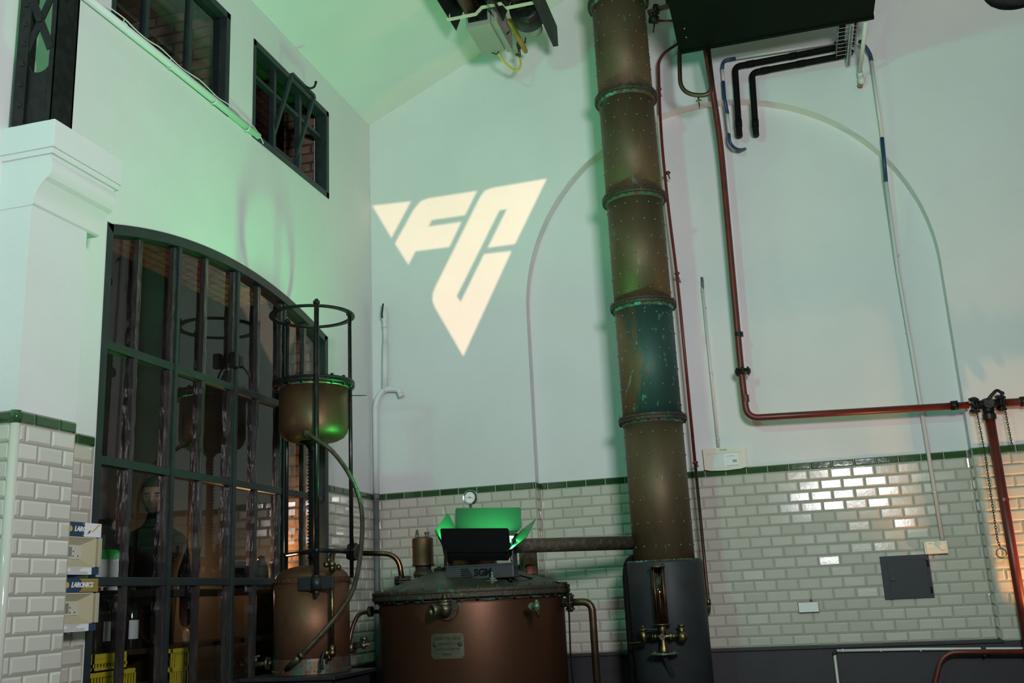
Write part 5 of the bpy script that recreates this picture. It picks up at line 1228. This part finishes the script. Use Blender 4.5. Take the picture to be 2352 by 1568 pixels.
me = bpy.data.meshes.new_from_object(tmp.evaluated_get(bpy.context.evaluated_depsgraph_get()))
vs = [v.co.copy() for v in me.vertices]; fs = [list(p.vertices) for p in me.polygons]
bpy.data.objects.remove(tmp); bpy.data.curves.remove(cu_); bpy.data.meshes.remove(me)
pj = thing('pattern_projector', (PROJ.x, PROJ.y, 0), 'black pattern projector on a stand beside the camera', 'projector')
PM = Matrix((px_, pd, pz_)).transposed()
pl_ = MB().add([PROJ+pd*PD+px_*(v.x/50)+pz_*(v.y/50) for v in vs], fs).build('cut_plate', M['ink'], pj)
mb = MB()
for sx_, sz_, w_, hh in ((-1, 0, .006, .18), (1, 0, .006, .18), (0, -1, .18, .006), (0, 1, .18, .006)):
    mb.box(PROJ+pd*(PD/2-.03)+px_*(.088*sx_)+pz_*(.088*sz_), (w_, PD+.1, hh), PM)
mb.box(PROJ-pd*.09, (.18, .006, .18), PM)
mb.build('housing', M['lamp_black'], pj)
MB().cyl((PROJ.x, PROJ.y, .02), (PROJ.x, PROJ.y, PROJ.z-.11), .018, 12).lathe((PROJ.x, PROJ.y, 0), Z, [(0, .25), (.02, .25), (.025, .02)], 24).build('stand', M['black_iron'], pj)

# black lampshade reaching into the top right corner
ls = at(2334, -28, 2.6)
pn_ = thing('pendant_lamp', ls, 'black rounded lamp shade edge at the top right corner', 'lamp')
MB().ball(ls, .060, 24, (1.35, 1, .88)).build('shade', M['foam'], pn_)
MB().cyl(ls+Z*.04, Vector((ls.x, ls.y, roof(ls.x)+.01)), .006, 8).build('cord', M['ink'], pn_)

# ------------------------------------------------------------------ behind the tall window
XI = LX-LT
ct = thing('passage_counter', (-3.7, 4.9, 0), 'dark wooden counter seen through the tall window', 'counter')
MB().bx(-3.60, -3.27, 3.6, 6.45, .985, 1.02, .004).build('counter_top', M['dark_wood'], ct)
MB().bx(-3.58, -3.30, 3.6, 6.45, .70, .725).build('shelf', M['dark_wood'], ct)
for y in (3.62, 4.86, 6.4): MB().bx(-3.58, -3.30, y-.02, y+.02, 0, .985).build('upright', M['dark_wood'], ct)
# bin with green bowl
by_ = on(0, -3.43, 248, 1300).y
bn = thing('storage_bin', (-3.44, by_, 1.02), 'white plastic storage bin on the passage counter behind the window', 'bin')
w_ = .085; hb_ = .155
MB().lathe_closed((-3.43, by_, 1.02), Z, [(0, .06), (0, .105), (hb_, .12), (hb_+.004, .123), (hb_+.004, .112), (hb_, .108), (.006, .095), (.006, .06)], 4, False).build('bin_shell', M['bin'], bn)
MB().bx(-3.352, -3.340, by_+.00, by_+.04, 1.125, 1.138).build('hand_slot', M['ink'], bn)
gb = MB().lathe((-3.44, by_+.02, 1.03), Z, [(0, .03), (.08, .05), (.14, .085), (.175, .075), (.20, .04), (.205, 0)], 24).build('bowl', M['green_plastic']); tag(gb, 'bright green plastic bowl upturned in the white bin', 'bowl')
def bottle(px, py, X_, zb, label, red, lab):
    y = on(0, X_, px, py).y; h0 = zb
    r = thing('wine_bottle', (X_, y, h0), label, 'bottle', 'bottles behind the window')
    MB().lathe((X_, y, h0), Z, [(0, .035), (.004, .0375), (.19, .0375), (.225, .025), (.245, .0145), (.30, .0145), (.302, .016), (.312, .016), (.313, .0)], 24).build('glass_body', M['bottle'], r)
    if red: MB().lathe((X_, y, h0+.245), Z, [(0, .0156), (.07, .0156), (.071, 0)], 16).build('red_capsule', M['red_foil'], r)
    if lab:
        mb = MB(); vs = []; fs = []
        for k in range(9):
            a = -1.2+2.4*k/8
            for z in (.05, .145): vs.append(Vector((X_+.0382*math.cos(a), y+.0382*math.sin(a), h0+z)))
        fs = [(2*k, 2*k+2, 2*k+3, 2*k+1) for k in range(8)]
        mb.add(vs, fs).build('paper_label', M['bin'], r)
bottle(222, 1400, -3.40, .725, 'red-capped bottle nearest the heater control boxes, low behind the window', True, False)
bottle(238, 1400, -3.40, .725, 'red-capped bottle with a white label, low behind the window', True, True)
bottle(268, 1400, -3.44, .725, 'plain dark bottle just right of the red-capped pair', False, False)
bottle(302, 1410, -3.40, .725, 'dark bottle with a white label, rightmost on the low shelf', False, True)
# crates
def crate(X0, y, z, label, sy=.36, h=.20, rot=0.0):
    r = thing('crate', (X0, y, z), label, 'crate', 'yellow crates behind the window')
    mb = MB(); t = .008; wx, wy = .30, sy
    mb.bx(X0-wx/2, X0+wx/2, y-wy/2, y+wy/2, z, z+t)
    for zz in (z, z+h*.46, z+h-.022): 
        for a, b, c, d in ((X0-wx/2, X0-wx/2+t, y-wy/2, y+wy/2), (X0+wx/2-t, X0+wx/2, y-wy/2, y+wy/2), (X0-wx/2, X0+wx/2, y-wy/2, y-wy/2+t), (X0-wx/2, X0+wx/2, y+wy/2-t, y+wy/2)): mb.bx(a, b, c, d, zz, zz+.022)
    n1 = int(wy/.022)
    for k in range(n1+1):
        yy = y-wy/2+(wy-.008)*k/n1
        for xx in (X0-wx/2, X0+wx/2-t): mb.bx(xx, xx+t*.7, yy, yy+.008, z, z+h)
    for k in range(12):
        xx = X0-wx/2+(wx-.008)*k/11
        for yy in (y-wy/2, y+wy/2-t): mb.bx(xx, xx+.008, yy, yy+t*.7, z, z+h)
    mb.build('slatted_shell', M['yellow_crate'], r)
    MB().bx(X0+wx/2-.001, X0+wx/2+.002, y-wy*.18, y+wy*.18, z+h*.52, z+h*.84).build('solid_panel', M['yellow_crate'], r)
zc1, zc2, zc3 = on(0, -3.26, 255, 1541).z, on(0, -3.26, 253, 1500).z, on(0, -3.26, 415, 1488).z
crate(-3.42, on(0, -3.27, 258, 1550).y, zc1-.18, 'lower yellow slatted crate at the left foot of the tall window', .38, .18)
crate(-3.42, on(0, -3.27, 255, 1515).y, zc1+.001, 'upper yellow slatted crate, stacked at the left behind the window', .26, zc2-zc1)
crate(-3.42, on(0, -3.27, 414, 1520).y, zc3-.22, 'yellow slatted crate standing alone behind the middle panes', .16, .22)
yc_ = on(0, -3.27, 414, 1520).y
tag(MB().bx(-3.57, -3.25, 4.0, yc_-.16, 0.0, zc1-.182, .004).build('low_plinth', M['dark_wood']), 'low dark plinth carrying the stacked yellow crates behind the window', 'plinth')
tag(MB().bx(-3.57, -3.25, yc_-.15, yc_+.2, 0.0, zc3-.222, .004).build('low_plinth', M['dark_wood']), 'dark plinth under the single yellow crate behind the window', 'plinth')
# rounded dark things on the counter
for px, r_, h_2, lab in ((552, .085, .15, 'wide rounded dark jar on the passage counter'), (600, .05, .19, 'narrow dark jar with a lid on the passage counter'), (628, .055, .17, 'dark jar beside the brick end of the passage counter')):
    y = on(0, -3.43, px, 1290).y
    jr = thing('jar', (-3.43, y, 1.02), lab, 'jar')
    MB().lathe((-3.43, y, 1.02), Z, [(0, r_*.8), (.01, r_), (h_2*.6, r_), (h_2*.85, r_*.8), (h_2, r_*.45)], 28).build('jar_body', M['lamp_black'], jr)
    MB().lathe((-3.43, y, 1.02+h_2), Z, [(0, r_*.48), (.02, r_*.48), (.03, 0)], 20).build('jar_lid', M['lamp_black'], jr)
# small lamp that lights the brick end
pl0 = thing('passage_lamp', (-3.55, 6.22, 1.02), 'small tungsten lamp on the counter by the orange lit bricks', 'lamp')
MB().lathe((-3.55, 6.22, 1.02), Z, [(0, .04), (.012, .04), (.015, .012), (.05, .012)], 20).build('lamp_base', M['brass_dark'], pl0)
MB().ball((-3.55, 6.22, 1.09), .022, 14).build('bulb', M['bulb'], pl0)

# ------------------------------------------------------------------ person in the passage
def skin_chain(name, chains, m, parent, levels=1):
    """chains: list of lists of (point, radius); first point of the first chain is the root"""
    me = bpy.data.meshes.new(name); bm = bmesh.new(); lay = bm.verts.layers.skin.verify(); cache = {}
    first = True; org = ORG[parent.name]
    for ch in chains:
        prev = None
        for p, r in ch:
            key = tuple(round(c, 4) for c in p)
            v = cache.get(key)
            if v is None:
                v = bm.verts.new(Vector(p)-org); v[lay].radius = (r, r) if not isinstance(r, tuple) else r; v[lay].use_root = first; first = False; cache[key] = v
            if prev and prev != v:
                try: bm.edges.new((prev, v))
                except ValueError: pass
            prev = v
    bm.to_mesh(me); bm.free(); o = bpy.data.objects.new(name, me); COL.objects.link(o); o.parent = parent
    s_ = o.modifiers.new('skin', 'SKIN'); s_.use_smooth_shade = True; s2 = o.modifiers.new('sub', 'SUBSURF'); s2.levels = levels; s2.render_levels = levels
    me.materials.append(m); ORG[o.name] = org; return o
hd = on(0, -3.77, 356, 1140)
hx, hy, hz_ = -3.77, hd.y, hd.z
pr_ = thing('person', (hx, hy, 0), 'bearded person in black clothing standing behind the tall window', 'person')
S0 = hz_-.02
fdir = Vector((0.38, -.90, -.15)).normalized(); rt = fdir.cross(Z).normalized(); upv = rt.cross(fdir)
def B(x, y, z): return (hx+x, hy+y+.02, z)
sh = S0-.215
body = [[(B(0, 0, .98*sh/1.38-.02), (.15, .11)), (B(0, 0, sh*.84), (.14, .10)), (B(0, 0, sh-.04), (.17, .11)), (B(0, 0, sh+.04), (.10, .08)), (B(0, 0, sh+.10), .06), (B(0, .0, S0-.06), .052)],
 [(B(0, 0, sh-.04), (.17, .11)), (B(.06, .17, sh-.05), .062), (B(.09, .22, sh-.32), .047), (B(.06, .25, sh-.50), .038), (B(.07, .25, sh-.56), .028)],
 [(B(0, 0, sh-.04), (.17, .11)), (B(-.06, -.17, sh-.05), .062), (B(-.02, -.23, sh-.32), .047), (B(.02, -.25, sh-.50), .038), (B(.03, -.25, sh-.56), .028)],
 [(B(0, 0, .98*sh/1.38-.02), (.15, .11)), (B(0, .09, .82), .088), (B(0.01, .10, .47), .060), (B(-.01, .10, .10), .042), (B(.08, .10, .045), .038)],
 [(B(0, 0, .98*sh/1.38-.02), (.15, .11)), (B(0, -.09, .82), .088), (B(0.01, -.10, .47), .060), (B(-.01, -.10, .10), .042), (B(.08, -.10, .045), .038)]]
bd = skin_chain('body', body, M['cloth'], pr_, 2)
def hand(wx, wy, wz, s_, nm='hand'):
    P0 = Vector(B(wx, wy, wz)); f = Vector((.15, 0, -1)).normalized(); sd = Vector((0, 1, 0)); dn = Vector((.6, 0, 0))
    ch = [[(P0, .024), (P0+f*.05, (.034, .018)), (P0+f*.085, (.036, .016))]]
    for k, L in enumerate((.062, .074, .070, .055)):
        r0 = P0+f*.09+sd*(.030-.020*k); ch.append([(P0+f*.085, (.036, .016)), (r0, .0095), (r0+f*L*.45+dn*.012, .009), (r0+f*L*.75+dn*.03, .008), (r0+f*L*.85+dn*.05, .007)])
    t0 = P0+f*.03+sd*.032*s_; ch.append([(P0+f*.05, (.034, .018)), (t0, .013), (t0+f*.03+sd*.018*s_+dn*.01, .010), (t0+f*.055+sd*.02*s_+dn*.025, .008)])
    return skin_chain(nm, ch, M['skin'], pr_, 1)
hand(.07, .25, sh-.56, -1); hand(.03, -.25, sh-.56, 1)
# head: one sculpted surface
vs = []; fs = []; nu, nv = 40, 30; HC2 = Vector((hx, hy, hz_))
def hpt(th, ph):
    x = math.sin(ph)*math.sin(th); y = math.sin(ph)*math.cos(th); z = math.cos(ph)   # y is forward
    v = Vector((x*.076, y*.095, z*.118))
    if z < -.1: v.x *= 1-.28*min(1, (-z-.1)/.9); v.y *= 1-.12*(-z)
    if y > 0:
        g = lambda cx, cz, sx_, sz_: math.exp(-((v.x-cx)/sx_)**2-((v.z-cz)/sz_)**2)
        v.y += .024*g(0, -.022, .012, .020)+.010*g(0, .005, .010, .022)            # nose
        v.y += .008*g(0, .026, .045, .010)                                        # brow
        v.y -= .012*(g(.030, .008, .016, .011)+g(-.030, .008, .016, .011))        # eye sockets
        v.y += .008*g(0, -.058, .022, .007)+.007*g(0, -.072, .020, .006)          # lips
        v.y -= .004*g(0, -.065, .022, .003)
        v.y += .010*g(0, -.098, .022, .016)                                       # chin
    return v
for j in range(nv+1):
    for i in range(nu):
        v = hpt(2*PI*i/nu, PI*j/nv); vs.append(HC2+rt*v.x+fdir*v.y+upv*v.z)
for j in range(nv):
    for i in range(nu): fs.append((j*nu+i, (j+1)*nu+i, (j+1)*nu+(i+1) % nu, j*nu+(i+1) % nu))
mb = MB().add(vs, fs, True)
for s_ in (-1, 1): 
    e = HC2+rt*(.076*s_)+fdir*-.005; mb.ball(e, .026, 12, (.45, .7, 1.15))
hdm = mb.build('head', M['skin'], pr_)
for s_ in (-1, 1):
    e = HC2+rt*(.030*s_)+fdir*.078+upv*.008
    MB().ball(e, .0105, 12).build('eye', M['eye'], hdm); MB().ball(e+fdir*.007, .0055, 8).build('pupil', M['ink'], hdm)
def shell(sel, off, nm):
    ids = {}; V_ = []; F_ = []
    for f in fs:
        if all(sel(vs[i]) for i in f):
            for i in f:
                if i not in ids: ids[i] = len(V_); V_.append(vs[i]+(vs[i]-HC2).normalized()*off)
            F_.append([ids[i] for i in f])
    MB().add(V_, F_, True).build(nm, M['hair'], hdm)
def loc(p): d = p-HC2; return Vector((d.dot(rt), d.dot(fdir), d.dot(upv)))
shell(lambda p: (loc(p).z > .055 and loc(p).y < .09) or (loc(p).y < -.01 and loc(p).z > -.05), .012, 'hair')
shell(lambda p: loc(p).z < -.050 and loc(p).y > -.02 and not (abs(loc(p).x) < .018 and -.080 < loc(p).z < -.056), .007, 'beard')
for s_ in (-1, 1): MB().box(HC2+rt*(.030*s_)+fdir*.092+upv*.026, (.034, .008, .007), Matrix((rt, fdir, upv)).transposed(), .003).build('eyebrow', M['hair'], hdm)
